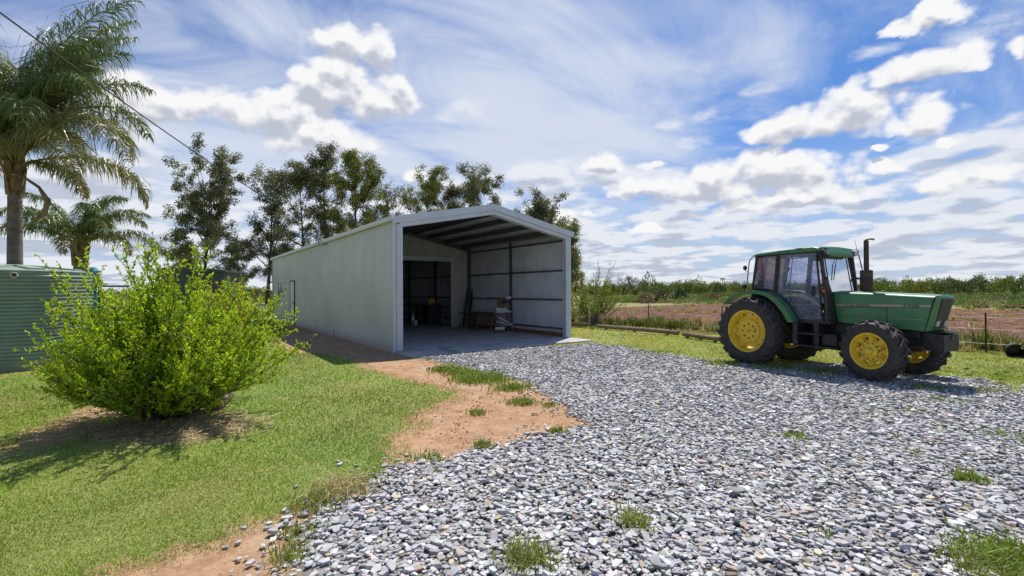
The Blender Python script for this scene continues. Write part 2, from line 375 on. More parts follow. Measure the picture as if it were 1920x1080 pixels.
# ground sheet
def axis_pts(lo, hi, step, far, grow=1.22):
    a = list(np.arange(lo, hi + 1e-6, step)); d = step; x = hi
    while x < far: d *= grow; x += d; a.append(x)
    d = step; x = lo
    while x > -far: d *= grow; x -= d; a.insert(0, x)
    return np.array(a)
gx = axis_pts(-14, 16, .14, 1500); gy = axis_pts(-2, 26, .14, 1500)
XX, YY = np.meshgrid(gx, gy); Q = np.stack([XX.ravel(), YY.ravel()], 1)
gz_, dz_, mz_, fz_ = zones(Q)
Z = np.full(len(Q), GZ) + .012 * wob(Q, 1.3) - .02 * np.clip(dz_ / .4, 0, 1) * (gz_ < 0)
near = (np.abs(Q[:, 0]) < 40) & (Q[:, 1] < 60)
Z = np.where(near, Z, GZ)
V = np.stack([Q[:, 0], Q[:, 1], Z], 1); nx, ny = len(gx), len(gy)
ii = (np.arange(ny - 1)[:, None] * nx + np.arange(nx - 1)[None, :]).ravel()
Fq = np.stack([ii, ii + 1, ii + 1 + nx, ii + nx], 1)
def ground_mat():
    m = bpy.data.materials.new('ground_surface'); m.use_nodes = True; nt = m.node_tree; b = nt.nodes['Principled BSDF']
    t = nt.nodes.new('ShaderNodeTexCoord'); ob = S(nt, t.outputs['Object'])
    a = nt.nodes.new('ShaderNodeAttribute'); a.attribute_name = 'zone'; sp = nt.nodes.new('ShaderNodeSeparateColor'); nt.links.new(a.outputs['Color'], sp.inputs[0])
    g, d, mu = (S(nt, sp.outputs[i]) for i in range(3)); fd = S(nt, a.outputs['Alpha'])
    nb = noise(nt, ob, 5.0, 8, .65); nf = noise(nt, ob, 90.0, 6, .7); nl = noise(nt, ob, .8, 5, .6); nm = noise(nt, ob, 22.0, 6, .65)
    grass = mixc(nt, nf.step(.35, .7), (.19, .23, .055), (.33, .34, .11))
    grass = mixc(nt, (nl * .6 + nb * .4).step(.50, .62) * .6, grass, (.33, .30, .12))
    soil = mixc(nt, nb.step(.35, .65), (.37, .215, .118), (.50, .32, .19))
    soil = mixc(nt, nm.step(.46, .66) * .75, soil, (.31, .165, .082))
    soil = mixc(nt, nl.step(.52, .68) * .5, soil, (.50, .38, .27))
    grv = mixc(nt, nm.step(.35, .65), (.16, .135, .115), (.28, .26, .24))
    straw = mixc(nt, nm.step(.4, .62), (.14, .085, .05), (.42, .33, .20))
    far = mixc(nt, nl.step(.4, .6), (.20, .21, .07), (.34, .27, .13))
    c = mixc(nt, (d + (nb - .5) * .7 + (nm - .5) * .3).step(-.20, -.06), grass, soil)
    c = mixc(nt, (mu + (nb - .5) * 1.2).step(-.1, .25), c, straw)
    c = mixc(nt, (g + (nb - .5) * .3).step(-.03, .03), c, grv)
    c = mixc(nt, (fd + (nb - .5) * 1.0).step(-.2, .3), c, far)
    nt.links.new(c.k, b.inputs['Base Color']); b.inputs['Roughness'].default_value = .95; b.inputs['Specular IOR Level'].default_value = .2
    bn = nt.nodes.new('ShaderNodeBump'); bn.inputs['Strength'].default_value = .7; bn.inputs['Distance'].default_value = .03
    nt.links.new((nf * .35 + nm * .6 + nb * .8).k, bn.inputs['Height']); nt.links.new(bn.outputs[0], b.inputs['Normal'])
    return m
g_o = npmesh('ground', V, Fq, ground_mat(), smooth=True); tag(g_o, kind='structure')
za = g_o.data.attributes.new('zone', 'FLOAT_COLOR', 'POINT')
za.data.foreach_set('color', np.clip(np.stack([gz_, dz_, mz_, fz_], 1), -2, 2).astype(np.float32).ravel())

# ploughed field: a strip beyond the fence, ridged and cloddy
fo = rail_a + rn * 2.2 - ru * 3.0
FLn, FWn = 95.0, 30.0
us = np.concatenate([np.arange(0, 34, .16), np.arange(34, FLn, .5)]) - 6; vs_ = np.concatenate([np.arange(0, 14, .16), np.arange(14, FWn, .3)])
UU, VV = np.meshgrid(us, vs_); Qf = fo[None, :] + UU.ravel()[:, None] * ru + VV.ravel()[:, None] * rn
edge = np.clip(np.minimum(VV.ravel(), FWn - VV.ravel()) / 1.2, 0, 1)
ridge = .5 + .5 * np.sin(VV.ravel() * 2 * math.pi / 1.7 + .6 * wob(Qf, 6))
Zf = GZ + .01 + edge * (.03 + .09 * ridge + .05 * wob(Qf, .25) + rng.uniform(0, .10, len(Qf)) ** 1.3)
fi = (np.arange(len(vs_) - 1)[:, None] * len(us) + np.arange(len(us) - 1)[None, :]).ravel()
fF = np.stack([fi, fi + 1, fi + 1 + len(us), fi + len(us)], 1)
fm = pm('red_soil', (.105, .042, .020), (.19, .082, .042), 3.5, .95, bump=1.0, bscale=5, c3=(.26, .14, .075), s3=1.2)
f_o = npmesh('ploughed_field', np.stack([Qf[:, 0], Qf[:, 1], Zf], 1), fF, fm); tag(f_o, kind='structure')

# ---------------------------------------------------------------- gravel stones
def stone_proto(seed):
    r_ = np.random.default_rng(seed); bm = bmesh.new(); n = int(r_.integers(4, 7)); a0 = r_.uniform(0, 6.28); lx_, ly_ = r_.uniform(.50, .66), r_.uniform(.30, .46); tk = r_.uniform(.09, .20)
    for k in range(n):
        a = a0 + 6.283 * (k + r_.uniform(-.28, .28)) / n; q = r_.uniform(.8, 1.15)
        bm.verts.new((lx_ * q * math.cos(a), ly_ * q * math.sin(a), tk * r_.uniform(.5, 1.2)))
        a += r_.uniform(-.25, .25); q *= r_.uniform(.75, 1.1); bm.verts.new((lx_ * q * math.cos(a), ly_ * q * math.sin(a), -tk * r_.uniform(.6, 1.2)))
    h = bmesh.ops.convex_hull(bm, input=bm.verts[:]); bmesh.ops.delete(bm, geom=[g for g in h['geom_interior']], context='VERTS')
    bmesh.ops.triangulate(bm, faces=bm.faces[:]); bm.verts.index_update()
    V_ = np.array([v.co[:] for v in bm.verts]); F_ = np.array([[v.index for v in f.verts] for f in bm.faces]); bm.free(); return V_, F_
protos = [stone_proto(i) for i in range(24)]
def rotm(a, t, b):
    ca, sa_, ct, st, cb, sb_ = np.cos(a), np.sin(a), np.cos(t), np.sin(t), np.cos(b), np.sin(b); o = np.zeros_like(a); i = o + 1
    Rz = lambda c, s: np.stack([np.stack([c, -s, o], -1), np.stack([s, c, o], -1), np.stack([o, o, i], -1)], -2)
    Rx = np.stack([np.stack([i, o, o], -1), np.stack([o, ct, -st], -1), np.stack([o, st, ct], -1)], -2)
    return Rz(ca, sa_) @ Rx @ Rz(cb, sb_)
def scatter(name, P, size, tilt, cols, mat, protos=protos):
    n = len(P); Rm = rotm(rng.uniform(0, 6.28, n), np.abs(rng.normal(0, tilt, n)), rng.uniform(0, 6.28, n)); pid = rng.integers(0, len(protos), n)
    Vs, Fs, Cs, off = [], [], [], 0
    for k, (pv, pf) in enumerate(protos):
        s_ = pid == k; m_ = s_.sum()
        if not m_: continue
        v = np.einsum('nij,vj->nvi', Rm[s_] * size[s_][:, None, None], pv) + P[s_][:, None, :]
        Vs.append(v.reshape(-1, 3)); Fs.append((pf[None] + (np.arange(m_) * len(pv))[:, None, None] + off).reshape(-1, 3)); off += m_ * len(pv)
        Cs.append(np.repeat(cols[s_], len(pv), 0))
    return npmesh(name, np.vstack(Vs), np.vstack(Fs), mat, cols=np.vstack(Cs))
N0 = 640000
y_ = rng.uniform(1.2, 19, N0); x_ = rng.uniform(-5, 17, N0); keep = (np.abs(x_) < 1.22 * y_ + .8); Qs = np.stack([x_, y_], 1)[keep]
gs = sd(P_gravel, Qs) + .12 * wob(Qs, .22) + .09 * rng.normal(0, 1, len(Qs))
shz = sd(P_shed, Qs)
dist = np.linalg.norm(Qs, axis=1); pr = np.clip(1.15 - dist / 20, .30, 1)
thin = np.clip(1.15 - .45 * np.maximum(0, wob(Qs, .7)), .4, 1.0)
ok = (gs > 0) & (rng.uniform(0, 1, len(Qs)) < pr * thin) & (shz < -.03)
edge_ = (gs > -.55) & (gs < 0) & (rng.uniform(0, 1, len(Qs)) < .16 * np.exp(gs / .16)) & (shz < -.03)
ok |= edge_; Qs = Qs[ok]; dist = dist[ok]
sz = np.clip(np.exp(rng.normal(math.log(.035), .36, len(Qs))), .014, .085) * (1 + dist * .012)
Pz = GZ + sz * .14 + rng.uniform(0, .022, len(Qs)) * (gs[ok] > .05)
base_c = jit((.455, .448, .445), len(Qs), .22, .03)
tan = rng.uniform(0, 1, len(Qs)) < .06; base_c[tan] = jit((.50, .41, .31), tan.sum(), .18, .04)
dk = rng.uniform(0, 1, len(Qs)) < .16; base_c[dk] *= .6
M['stone'] = pm('crushed_rock', (.86, .86, .86), (1.08, 1.08, 1.08), 26, .88, attr='col', spec=.3)
gr = scatter('gravel', np.stack([Qs[:, 0], Qs[:, 1], Pz], 1), sz, .23, base_c, M['stone']); tag(gr, 'blue grey crushed rock spread over the yard', 'gravel', kind='stuff')
print('stones', len(Qs))
# ---------------------------------------------------------------- blades
def blades(name, P, h, w, lean, cols, mat, kind='stuff', label=None, cat=None, seg=1, parent=None):
    n = len(P); a = rng.uniform(0, 6.28, n); l = rng.normal(0, 1, (n, 2)) * lean; d = np.stack([np.cos(a), np.sin(a)], 1) * (w / 2)[:, None]
    b0 = P.copy(); b0[:, :2] -= d; b1 = P.copy(); b1[:, :2] += d
    tip = P.copy(); tip[:, :2] += l * h[:, None]; tip[:, 2] += h * np.sqrt(np.clip(1 - (l ** 2).sum(1) * .5, .15, 1))
    if seg == 1:
        V_ = np.stack([b0, b1, tip], 1).reshape(-1, 3); F_ = np.arange(n * 3).reshape(-1, 3); C_ = np.repeat(cols, 3, 0)
    else:
        mid = P.copy(); mid[:, :2] += l * h[:, None] * .28; mid[:, 2] += h * .62
        m0 = mid.copy(); m0[:, :2] -= d * .7; m1 = mid.copy(); m1[:, :2] += d * .7
        V_ = np.stack([b0, b1, m1, m0, tip], 1).reshape(-1, 3); k = np.arange(n)[:, None] * 5
        F_ = np.concatenate([np.array([[0, 1, 2]]) + k, np.array([[0, 2, 3]]) + k, np.array([[3, 2, 4]]) + k]); C_ = np.repeat(cols, 5, 0)
    o = npmesh(name, V_, F_, mat, cols=C_, parent=parent)
    if kind: tag(o, label, cat, kind=kind)
    return o
def polar(n, y0, y1, k0, k1):
    y = np.exp(rng.uniform(math.log(y0), math.log(y1), n)); return np.stack([rng.uniform(k0, k1, n) * y, y], 1)
# crumbs of soil and small pebbles over the bare dirt
Qc = polar(60000, 1.6, 16, -1.1, .35); dc = np.maximum(sd(P_dirt, Qc), np.maximum(sd(P_dirt2, Qc), sd(P_bare, Qc))); okc = (dc > -.12) & (sd(P_gravel, Qc) < .1) & (sd(P_shed, Qc) < 0) & (wob(Qc, .5) + rng.normal(0, .5, len(Qc)) > .35); Qc = Qc[okc]
szc = np.exp(rng.normal(math.log(.010), .45, len(Qc))) * (1 + .05 * Qc[:, 1]); cc_ = jit((.36, .20, .115), len(Qc), .3, .05); gk = rng.uniform(0, 1, len(Qc)) < .12; cc_[gk] = jit((.34, .33, .34), gk.sum(), .2, .02)
cr = scatter('dirt_crumbs', np.column_stack([Qc, GZ - .018 + .012 * wob(Qc, 1.3) + szc * .3]), szc, .5, cc_, M['stone']); tag(cr, 'loose crumbs of soil and pebbles on the bare orange dirt', 'dirt crumbs', kind='stuff')
def ground_z(Q): return GZ + .012 * wob(Q, 1.3)
Qg = polar(1100000, 1.6, 40, -1.25, 1.25)
g, d, mu, fd = zones(Qg); nzz = wob(Qg, .35); big = wob(Qg, 2.2)
pr = np.clip(.9 + .25 * big, .35, 1)
dens = np.clip((.26 - d - .10 * nzz - .10 * wob(Qg, .12)) / .38, 0, 1) ** 1.5
dens = np.maximum(dens, .5 * (wob(Qg, .45) > 1.05))
cover = (g < -.02) & (rng.uniform(0, 1, len(Qg)) < dens) & (fd < .1) & (sd(P_shed, Qg) < 0)
pr = np.where(mu + .3 * nzz > 0, .12, pr)
# the yard-side lawn beyond the gravel is thinner and drier
right = (Qg[:, 0] > .8) & (Qg[:, 1] > 6)
pr = np.where(right, pr * np.clip(.75 + .5 * wob(Qg, .9), .15, 1), pr)
ok = cover & (rng.uniform(0, 1, len(Qg)) < pr); Qg = Qg[ok]; big = big[ok]; nzz = nzz[ok]; dd = Qg[:, 1]; right = right[ok]
print('blades', len(Qg))
h = (.010 + .0018 * dd) * np.exp(rng.normal(0, .35, len(Qg))) * (1 + .35 * nzz); w = .0014 * dd * rng.uniform(.7, 1.3, len(Qg)) + .001
cg = jit((.20, .345, .030), len(Qg), .26, .09); dryp = np.clip(.20 + .30 * wob(Qg, .8) + .22 * wob(Qg, .3) - .05 * big + .12 * right, .03, .8)
dr = rng.uniform(0, 1, len(Qg)) < dryp; cg[dr] = jit((.42, .38, .17), dr.sum(), .20, .06)
cg *= (1 + .26 * wob(Qg, 1.6) + .14 * wob(Qg, .45))[:, None]; cg[:, 0] *= 1 + .22 * wob(Qg, 1.1); cg[right] *= np.array([1.35, 1.12, 1.1])
far_ = dd > 18; cg[far_] = cg[far_] * np.array([1.25, 1.05, 1.0])
blades('lawn_grass', np.column_stack([Qg, ground_z(Qg)]), h, w, .55, np.clip(cg, 0, 1), M['blade'], label='short green lawn grass with dry yellow patches', cat='grass')

# tall weeds: strip by the rail, tufts in the dirt and the gravel
def tuft(cx, cy, n, rad, hh, wid, col, lean=.5, z=None):
    p = rng.normal(0, 1, (n, 2)) * rad * .5 + np.array([cx, cy]); 
    return (np.column_stack([p, np.full(n, GZ if z is None else z)]), hh * np.exp(rng.normal(0, .3, n)), np.full(n, wid) * rng.uniform(.6, 1.3, n), jit(col, n, .22, .08))
T = []
GR, DR, OL = (.20, .28, .045), (.48, .41, .23), (.25, .29, .07)
for (px, py, r_, n, hh, col) in [(838, 694, .34, 900, .07, GR), (905, 712, .5, 1500, .09, GR), (868, 702, .35, 700, .08, GR), (960, 728, .35, 700, .07, GR), (980, 755, .22, 700, .05, OL),
        (895, 775, .12, 260, .05, OL), (905, 838, .11, 260, .07, OL), (1045, 812, .09, 220, .06, GR), (800, 862, .16, 300, .05, GR), (1030, 760, .1, 160, .05, OL),
        (845, 662, .25, 260, .07, GR), (1000, 690, .2, 80, .05, GR), (1495, 824, .13, 380, .06, GR), (1820, 905, .10, 340, .08, GR), (1190, 985, .13, 420, .08, OL), (988, 1056, .15, 700, .10, OL),
        (1715, 850, .08, 120, .04, GR), (1720, 832, .2, 160, .03, OL), (1560, 752, .15, 100, .04, GR), (1620, 770, .22, 150, .04, GR), (1580, 797, .12, 80, .04, GR), (1735, 728, .32, 420, .06, GR), (1760, 752, .35, 220, .05, GR),
        (1850, 735, .3, 260, .06, GR), (1700, 770, .2, 110, .04, GR), (1880, 818, .25, 240, .05, GR), (1770, 800, .2, 90, .04, GR), (1905, 1060, .26, 2200, .08, GR), (1860, 1078, .22, 1200, .07, OL), (1870, 988, .12, 90, .04, DR),
        (640, 925, .22, 1100, .10, DR), (600, 945, .2, 600, .08, OL), (560, 1000, .12, 220, .06, OL), (545, 1045, .12, 300, .07, OL), (690, 905, .12, 200, .06, OL), (820, 890, .05, 60, .05, GR), (620, 990, .05, 50, .05, GR),
        (1545, 1010, .1, 60, .05, GR), (1450, 690, .5, 500, .09, GR), (1350, 684, .4, 600, .08, GR), (1540, 700, .4, 420, .09, GR), (1230, 662, .5, 420, .06, GR), (1650, 702, .4, 300, .08, GR), (1530, 745, .3, 60, .04, GR)]:
    cx, cy = G(px, py); d_ = math.hypot(cx, cy); T.append(tuft(cx, cy, int(n * .55), r_, hh, .0022 * d_ + .0015, col, .6))
for i in range(120):
    px, py = random.uniform(1150, 1900), 690 + 250 * random.random() ** 1.6
    cx, cy = G(px, py); d_ = math.hypot(cx, cy); T.append(tuft(cx, cy, 30, random.uniform(.03, .12), .03, .0024 * d_, random.choice([GR, OL, GR]), .7))
P_, H_, W_, C_ = (np.concatenate([t[i] for t in T]) for i in range(4))
blades('weeds', P_, H_, W_, .55, C_, M['blade'], label='small weed tufts growing through the dirt and crushed rock', cat='weeds', seg=2)
T = []
for i in range(760):
    u = random.uniform(-6, 26); v = random.choice([random.uniform(.35, 1.5), random.uniform(.3, 2.4), random.uniform(-.35, .5)]); p = rail_a + ru * u + rn * v
    gate = wob(np.array([[u * 1.0, 3.0]]), .9)[0]
    col = OL if (random.random() < .5 + .3 * gate) else DR; col = DR if v < .3 else col; hh = random.uniform(.04, .10) if v < .3 else random.uniform(.10, .26) if col is DR else random.uniform(.16, .42)
    T.append(tuft(p[0], p[1], 46, random.uniform(.12, .30), hh, .0022 * math.hypot(*p), tuple(c_ * (.6 if col is OL else .85) for c_ in col)))
for i in range(420):
    u = random.uniform(-8, 40); v = random.choice([4.5, 9.0, 13.5, 19.0, 25.0, 30.5]) + random.gauss(0, .7); p = rail_a + ru * u + rn * v
    if p[1] < 4: continue
    T.append(tuft(p[0], p[1], 26, random.uniform(.15, .5), random.uniform(.10, .24), .0022 * math.hypot(*p), random.choice([DR, OL, DR]), z=GZ + .05))
P_, H_, W_, C_ = (np.concatenate([t[i] for t in T]) for i in range(4))
blades('tall_grass', P_, H_, W_, .35, C_, M['blade'], label='rank green and straw coloured grass between the log rails and the ploughed field', cat='grass', seg=2)
# straw litter under the big shrub
mc = np.array(G(310, 800)); n = 5200
Qm = mc + rng.normal(0, 1, (n, 2)) * np.array([.85, .34]); s_ = sd(P_mulch, Qm) + .2 * rng.normal(0, 1, n) > -.1; Qm = Qm[s_]; n = len(Qm)
a = rng.uniform(0, 6.28, n); L_ = rng.uniform(.04, .16, n); dvx = np.stack([np.cos(a), np.sin(a)], 1); z0 = GZ + rng.uniform(.0, .045, n)
pw_ = np.stack([-dvx[:, 1], dvx[:, 0]], 1) * .003
A0 = np.column_stack([Qm - pw_, z0]); A1 = np.column_stack([Qm + pw_, z0 + .004]); B1 = np.column_stack([Qm + pw_ + dvx * L_[:, None], z0 + rng.uniform(-.01, .03, n)]); B0 = B1.copy(); B0[:, :2] -= 2 * pw_
st = npmesh('straw', np.stack([A0, A1, B1, B0], 1).reshape(-1, 3), np.arange(n * 4).reshape(-1, 4), M['blade'], cols=np.repeat(jit((.50, .40, .25), n, .25, .05), 4, 0))
tag(st, 'dry straw litter lying under the lime green shrub', 'straw', kind='stuff')

# ---------------------------------------------------------------- shed
shed = empty('farm_shed', (SH_O[0], SH_O[1], 0), YAW, 'long pale grey corrugated steel shed with an open carport front', 'shed')
def corr(p0, p1, ztop, zbot, pitch, amp, holes=(), sub=6, axis='y', at=0.0, zf=None):
    "a vertical ribbed sheet along x or y with rectangular holes"
    cuts = sorted(set([p0, p1] + [h[0] for h in holes] + [h[1] for h in holes])); V_, F_ = [], []
    for c0, c1 in zip(cuts, cuts[1:]):
        n = max(2, int((c1 - c0) / pitch * sub)); ss = np.linspace(c0, c1, n + 1)
        spans = [(zbot, None)]
        for h in holes:
            if h[0] - 1e-6 <= c0 and c1 <= h[1] + 1e-6: spans = [(zbot, h[2]), (h[3], None)] if h[2] > zbot + .01 else [(h[3], None)]
        for (a_, b_) in spans:
            o_ = len(V_)
            for s in ss:
                w_ = math.sin(2 * math.pi * s / pitch); off = amp * (max(-.75, min(.75, w_ * 1.3)))
                zt = (zf(s) if zf else ztop) if b_ is None else b_
                for z in (a_, zt): V_.append((at + off, s, z) if axis == 'y' else (s, at + off, z))
            for i in range(n): F_.append((o_ + 2 * i, o_ + 2 * i + 2, o_ + 2 * i + 3, o_ + 2 * i + 1))
    return V_, F_
EV, AP = 3.50, 4.12      # sheet height at eave and under the ridge
rz = lambda x: EV + (AP - EV) * (1 - abs(x - SW / 2) / (SW / 2))
def wall_mat():
    m = bpy.data.materials.new('ribbed_wall_paint'); m.use_nodes = True; nt = m.node_tree; b = nt.nodes['Principled BSDF']
    t = nt.nodes.new('ShaderNodeTexCoord'); ob = S(nt, t.outputs['Object']); sp = nt.nodes.new('ShaderNodeSeparateXYZ'); nt.links.new(ob.k, sp.inputs[0]); y, z = S(nt, sp.outputs[1]), S(nt, sp.outputs[2])
    c = mixc(nt, noise(nt, ob, .9, 4).step(.35, .65), (.55, .575, .57), (.50, .53, .525))
    mp = nt.nodes.new('ShaderNodeMapping'); mp.inputs['Scale'].default_value = (1, 3.0, .12); nt.links.new(ob.k, mp.inputs[0])
    c = mixc(nt, noise(nt, S(nt, mp.outputs[0]), 2.2, 6, .7).step(.45, .75) * .5, c, (.43, .45, .44))
    c = mixc(nt, (y / .152).m('FRACT').m('SUBTRACT', .75).m('ABSOLUTE').step(.14, .05) * .35, c, (.22, .23, .225))  # rib shading painted into the colour, one darker vertical line per rib
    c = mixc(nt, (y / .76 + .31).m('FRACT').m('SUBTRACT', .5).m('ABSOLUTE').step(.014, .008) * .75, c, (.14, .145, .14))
    c = mixc(nt, (.22 - z + (noise(nt, ob, 6.0, 5, .7) - .5) * .3).step(0.0, .28) * .6, c, (.33, .24, .16))
    nt.links.new(c.k, b.inputs['Base Color']); b.inputs['Roughness'].default_value = .36; b.inputs['Metallic'].default_value = .2; return m
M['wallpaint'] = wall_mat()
HD, HW = (12.98, 14.05, -.06, 2.14), (16.05, 17.6, 1.30, 2.12)
def sheet(name, args, mat, **k):
    V_, F_ = corr(*args, **k); o = npmesh(name, V_, F_, mat, shed, smooth=False); return o
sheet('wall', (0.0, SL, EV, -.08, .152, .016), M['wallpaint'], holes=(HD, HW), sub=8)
sheet('lining', (0.0, SL, EV - .02, -.04, .10, .010), M['zinc_in'], holes=((12.98, 14.05, -.04, 2.14), HW), at=.045, sub=4)
sheet('wall', (0.0, SL, EV, -.03, .105, .019), M['zinc_in'], at=SW)
sheet('wall', (0.0, SL, EV, -.03, .105, .010), M['zinc'], at=SW + .045, sub=3)
sheet('wall', (0.0, SW, 0, -.06, .085, .010), M['zinc_in'], axis='x', at=SL, zf=rz)
sheet('partition', (0.06, SW - .06, 0, -.0, .105, .020), M['zinc_part'], axis='x', at=SD, zf=lambda x: rz(x) - .03, holes=((1.2, 5.22, 0, 3.06),))
sheet('partition_lining', (0.06, SW - .06, 0, -.0, .085, .013), M['zinc_in'], axis='x', at=SD + .08, zf=lambda x: rz(x) - .03, holes=((1.2, 5.22, 0, 3.06),), sub=3)
# roof: two corrugated slopes (ribs run down the slope)
for sgn in (0, 1):
    V_, F_ = [], []; pitch = .19; n = int((SL + .2) / pitch * 5)
    for i in range(n + 1):
        s = -.09 + (SL + .2) * i / n; off = .012 * max(-.3, min(1, math.sin(2 * math.pi * s / pitch) * 1.3))
        for x in ((-.07, SW / 2) if sgn == 0 else (SW / 2, SW + .07)):
            V_.append((x, s, EV + .05 + (AP - EV) * (1 - abs(x - SW / 2) / (SW / 2)) + off))
    for i in range(n): F_.append((2 * i, 2 * i + 2, 2 * i + 3, 2 * i + 1))
    ro = npmesh('roof', V_, F_, M['zinc_in'], shed)
    so_ = ro.modifiers.new('solid', 'SOLIDIFY'); so_.thickness = .004; so_.offset = 1
mb = MB()   # ridge capping
mb.prism([(SW / 2 - .25, AP + .01 + .026), (SW / 2, AP + .085), (SW / 2 + .25, AP + .01 + .026), (SW / 2 + .25, AP + .028), (SW / 2, AP + .075), (SW / 2 - .25, AP + .028)], -.10, SL + .1)
mb.build('ridge_cap', M['trim'], shed)
sl_ = (AP - EV) / (SW / 2)
def slope_beam(mb, x0, x1, y0, y1, top, hgt):
    za_, zb_ = rz(x0) + top, rz(x1) + top
    mb.prism([(x0, za_), (x1, zb_), (x1, zb_ - hgt), (x0, za_ - hgt)], y0, y1)
# barge boards on the front gable
for x0, x1 in ((-.10, SW / 2), (SW / 2, SW + .10)):
    mb = MB(); rz_ = rz
    slope_beam(mb, x0, x1, -.115, -.10, .095, .19); slope_beam(mb, x0, x1, -.10, -.02, .095, .012); mb.build('barge_board', M['trim'], shed)
# front portal frame: rafters and posts, folded steel
for x0, x1 in ((.10, SW / 2), (SW / 2, SW - .06)):
    mb = MB(); slope_beam(mb, x0, x1, -.07, .13, -.055, .012); slope_beam(mb, x0, x1, -.07, -.058, -.067, .15); slope_beam(mb, x0, x1, .118, .13, -.067, .15); mb.build('rafter', M['trim'], shed, bevel=.002, seg=1)
for x0, x1, nm in ((.035, .19, 0), (SW - .20, SW - .03, 1)):
    mb = MB(); mb.box(x0, x1, -.075, -.063, 0.012, rz(x0) - .12 if nm == 0 else rz(x1) - .10); mb.box(x0, x0 + .012, -.063, .10, 0.012, rz(x0) - .12); mb.box(x1 - .012, x1, -.063, .10, .012, rz(x1) - .12)
    mb.box(x0 + .05, x0 + .065, -.082, -.0755, .012, rz(x0) - .16); mb.box(x1 - .065, x1 - .05, -.082, -.0755, .012, rz(x0) - .16)
    mb.box(x0 + .02, x1 - .02, -.15, .12, .001, .014)
    mb.build('post', M['trim'], shed, bevel=.002, seg=1)
mb = MB(); mb.box(-.022, .03, -.03, -.018, -.06, EV - .02); mb.box(-.034, -.022, -.03, .07, -.06, EV - .02); mb.build('corner_flashing', M['trim'], shed)
mb = MB(); mb.box(SW - .0, SW + .05, -.03, -.018, 0, EV - .02); mb.box(SW + .05, SW + .062, -.03, .07, 0, EV - .02); mb.build('corner_flashing', M['trim'], shed)
mb = MB(); mb.box(-.02, .06, SL + .012, SL + .024, -.06, EV - .02); mb.box(-.032, -.02, SL - .07, SL + .024, -.06, EV - .02); mb.build('corner_flashing', M['trim'], shed)
# gutter along the left and right eaves
for sx_ in (-1, 1):
    xo = -.02 if sx_ < 0 else SW + .05
    mb = MB(); q = [(0, 0), (0, -.11), (.11, -.11), (.125, -.03), (.125, .008), (.105, .008), (.105, -.025), (.092, -.098), (.012, -.098), (.012, 0)]
    mb.prism([(xo + sx_ * a_, EV + .075 + b_) for a_, b_ in q], -.095, SL + .1); mb.build('gutter', M['trim'], shed)
# inner portal frames and purlins, girts
for yy in (SD - .1, 10.0, 13.3, 16.4, SL - .12):
    for x0, x1 in ((.06, SW / 2), (SW / 2, SW - .03)):
        mb = MB(); slope_beam(mb, x0, x1, yy, yy + .07, -.02, .17); mb.build('rafter', M['darksteel'] if yy < 7 else M['steel'], shed)
    for x0, x1 in ((.06, .21), (SW - .18, SW - .03)):
        mb = MB(); mb.box(x0, x1, yy, yy + .07, .0, rz(x0) - .15); mb.build('post', M['darksteel'], shed)
MB().box(SW - .12, SW - .03, 3.32, 3.39, 0, EV - .03).build('post', M['darksteel'], shed)
for x in (.55, 1.35, 2.15, 2.85, SW - 2.85, SW - 2.15, SW - 1.35, SW - .55):
    mb = MB(); z1 = rz(x) + .035; mb.box(x - .03, x + .03, .14, SL - .05, z1 - .17, z1 - .01); mb.build('purlin', M['darksteel'], shed)
for z in (.27, 1.27, 2.28, 3.30):
    for ya, yb in ((.12, 3.32), (3.39, SD - .1), (SD + .12, 9.95), (10.07, SL - .2)):
        mb = MB(); mb.box(SW - .09, SW - .02, ya, yb, z - .028, z + .028); mb.build('girt', M['darksteel'], shed)
for z in (.9, 2.28):
    for ya, yb in ((SD + .12, 12.9), (14.15, SL - .2)):
        mb = MB(); mb.box(.06, .12, ya, yb, z - .03, z + .03); mb.build('girt', M['steel'], shed)
mb = MB(); mb.box(SW - .12, SW - .015, .12, SD - .15, .0, .13); mb.build('bottom_plate', M['timber'], shed)
mb = MB(); mb.bar((SW - .12, 7.2, .4), (SW - .12, 9.9, 3.3), .03, .03); mb.build('brace', M['steel'], shed)
# slab and apron
mb = MB(); mb.box(.0, SW - .0, -1.14, SL, -.16, .0); mb.build('slab', M['concrete'], shed, bevel=.012)
for yj in (.0, 3.3): mb = MB(); mb.box(.02, SW - .02, yj - .18, yj - .174, .0, .0025); mb.build('slab_joint', M['darksteel'], shed)
# roller door: drum box, curtain edge and tracks
mb = MB(); mb.lathe([(.0, -2.02), (.11, -2.02), (.11, 2.02), (.0, 2.02)], 20, Matrix.Translation((3.21, SD - .0, 3.02)) @ Matrix.Rotation(R(90), 4, 'Y')); 
mb.build('roller_door', M['trim'], shed, smooth=True)
mb = MB(); mb.box(1.2, 5.22, SD - .035, SD - .02, 2.90, 3.10); mb.box(1.2, 5.22, SD - .05, SD - .0355, 2.88, 2.93); mb.build('door_curtain', M['trim'], shed)
for x in (1.2, 5.16): mb = MB(); mb.box(x, x + .06, SD - .05, SD - .02, 0, 2.88); mb.build('door_track', M['trim'], shed)
# side door
mb = MB(); d0, d1 = HD[0], HD[1]
mb.box(-.045, .05, d0, d0 + .05, -.05, 2.14); mb.box(-.045, .05, d1 - .05, d1, -.05, 2.14); mb.box(-.045, .05, d0 + .05, d1 - .05, 2.09, 2.14); mb.build('door_frame', M['frame'], shed)
sdoor = MB().box(-.03, .01, d0 + .055, d1 - .055, -.02, 2.085).build('door', M['white'], shed)
mb = MB(); mb.box(-.036, -.0305, d0 + .10, d0 + .16, .92, 1.10); mb.tube([(-.036, d0 + .13, 1.02), (-.085, d0 + .13, 1.02), (-.085, d0 + .25, 1.02)], .012); mb.build('handle', M['black'], sdoor)
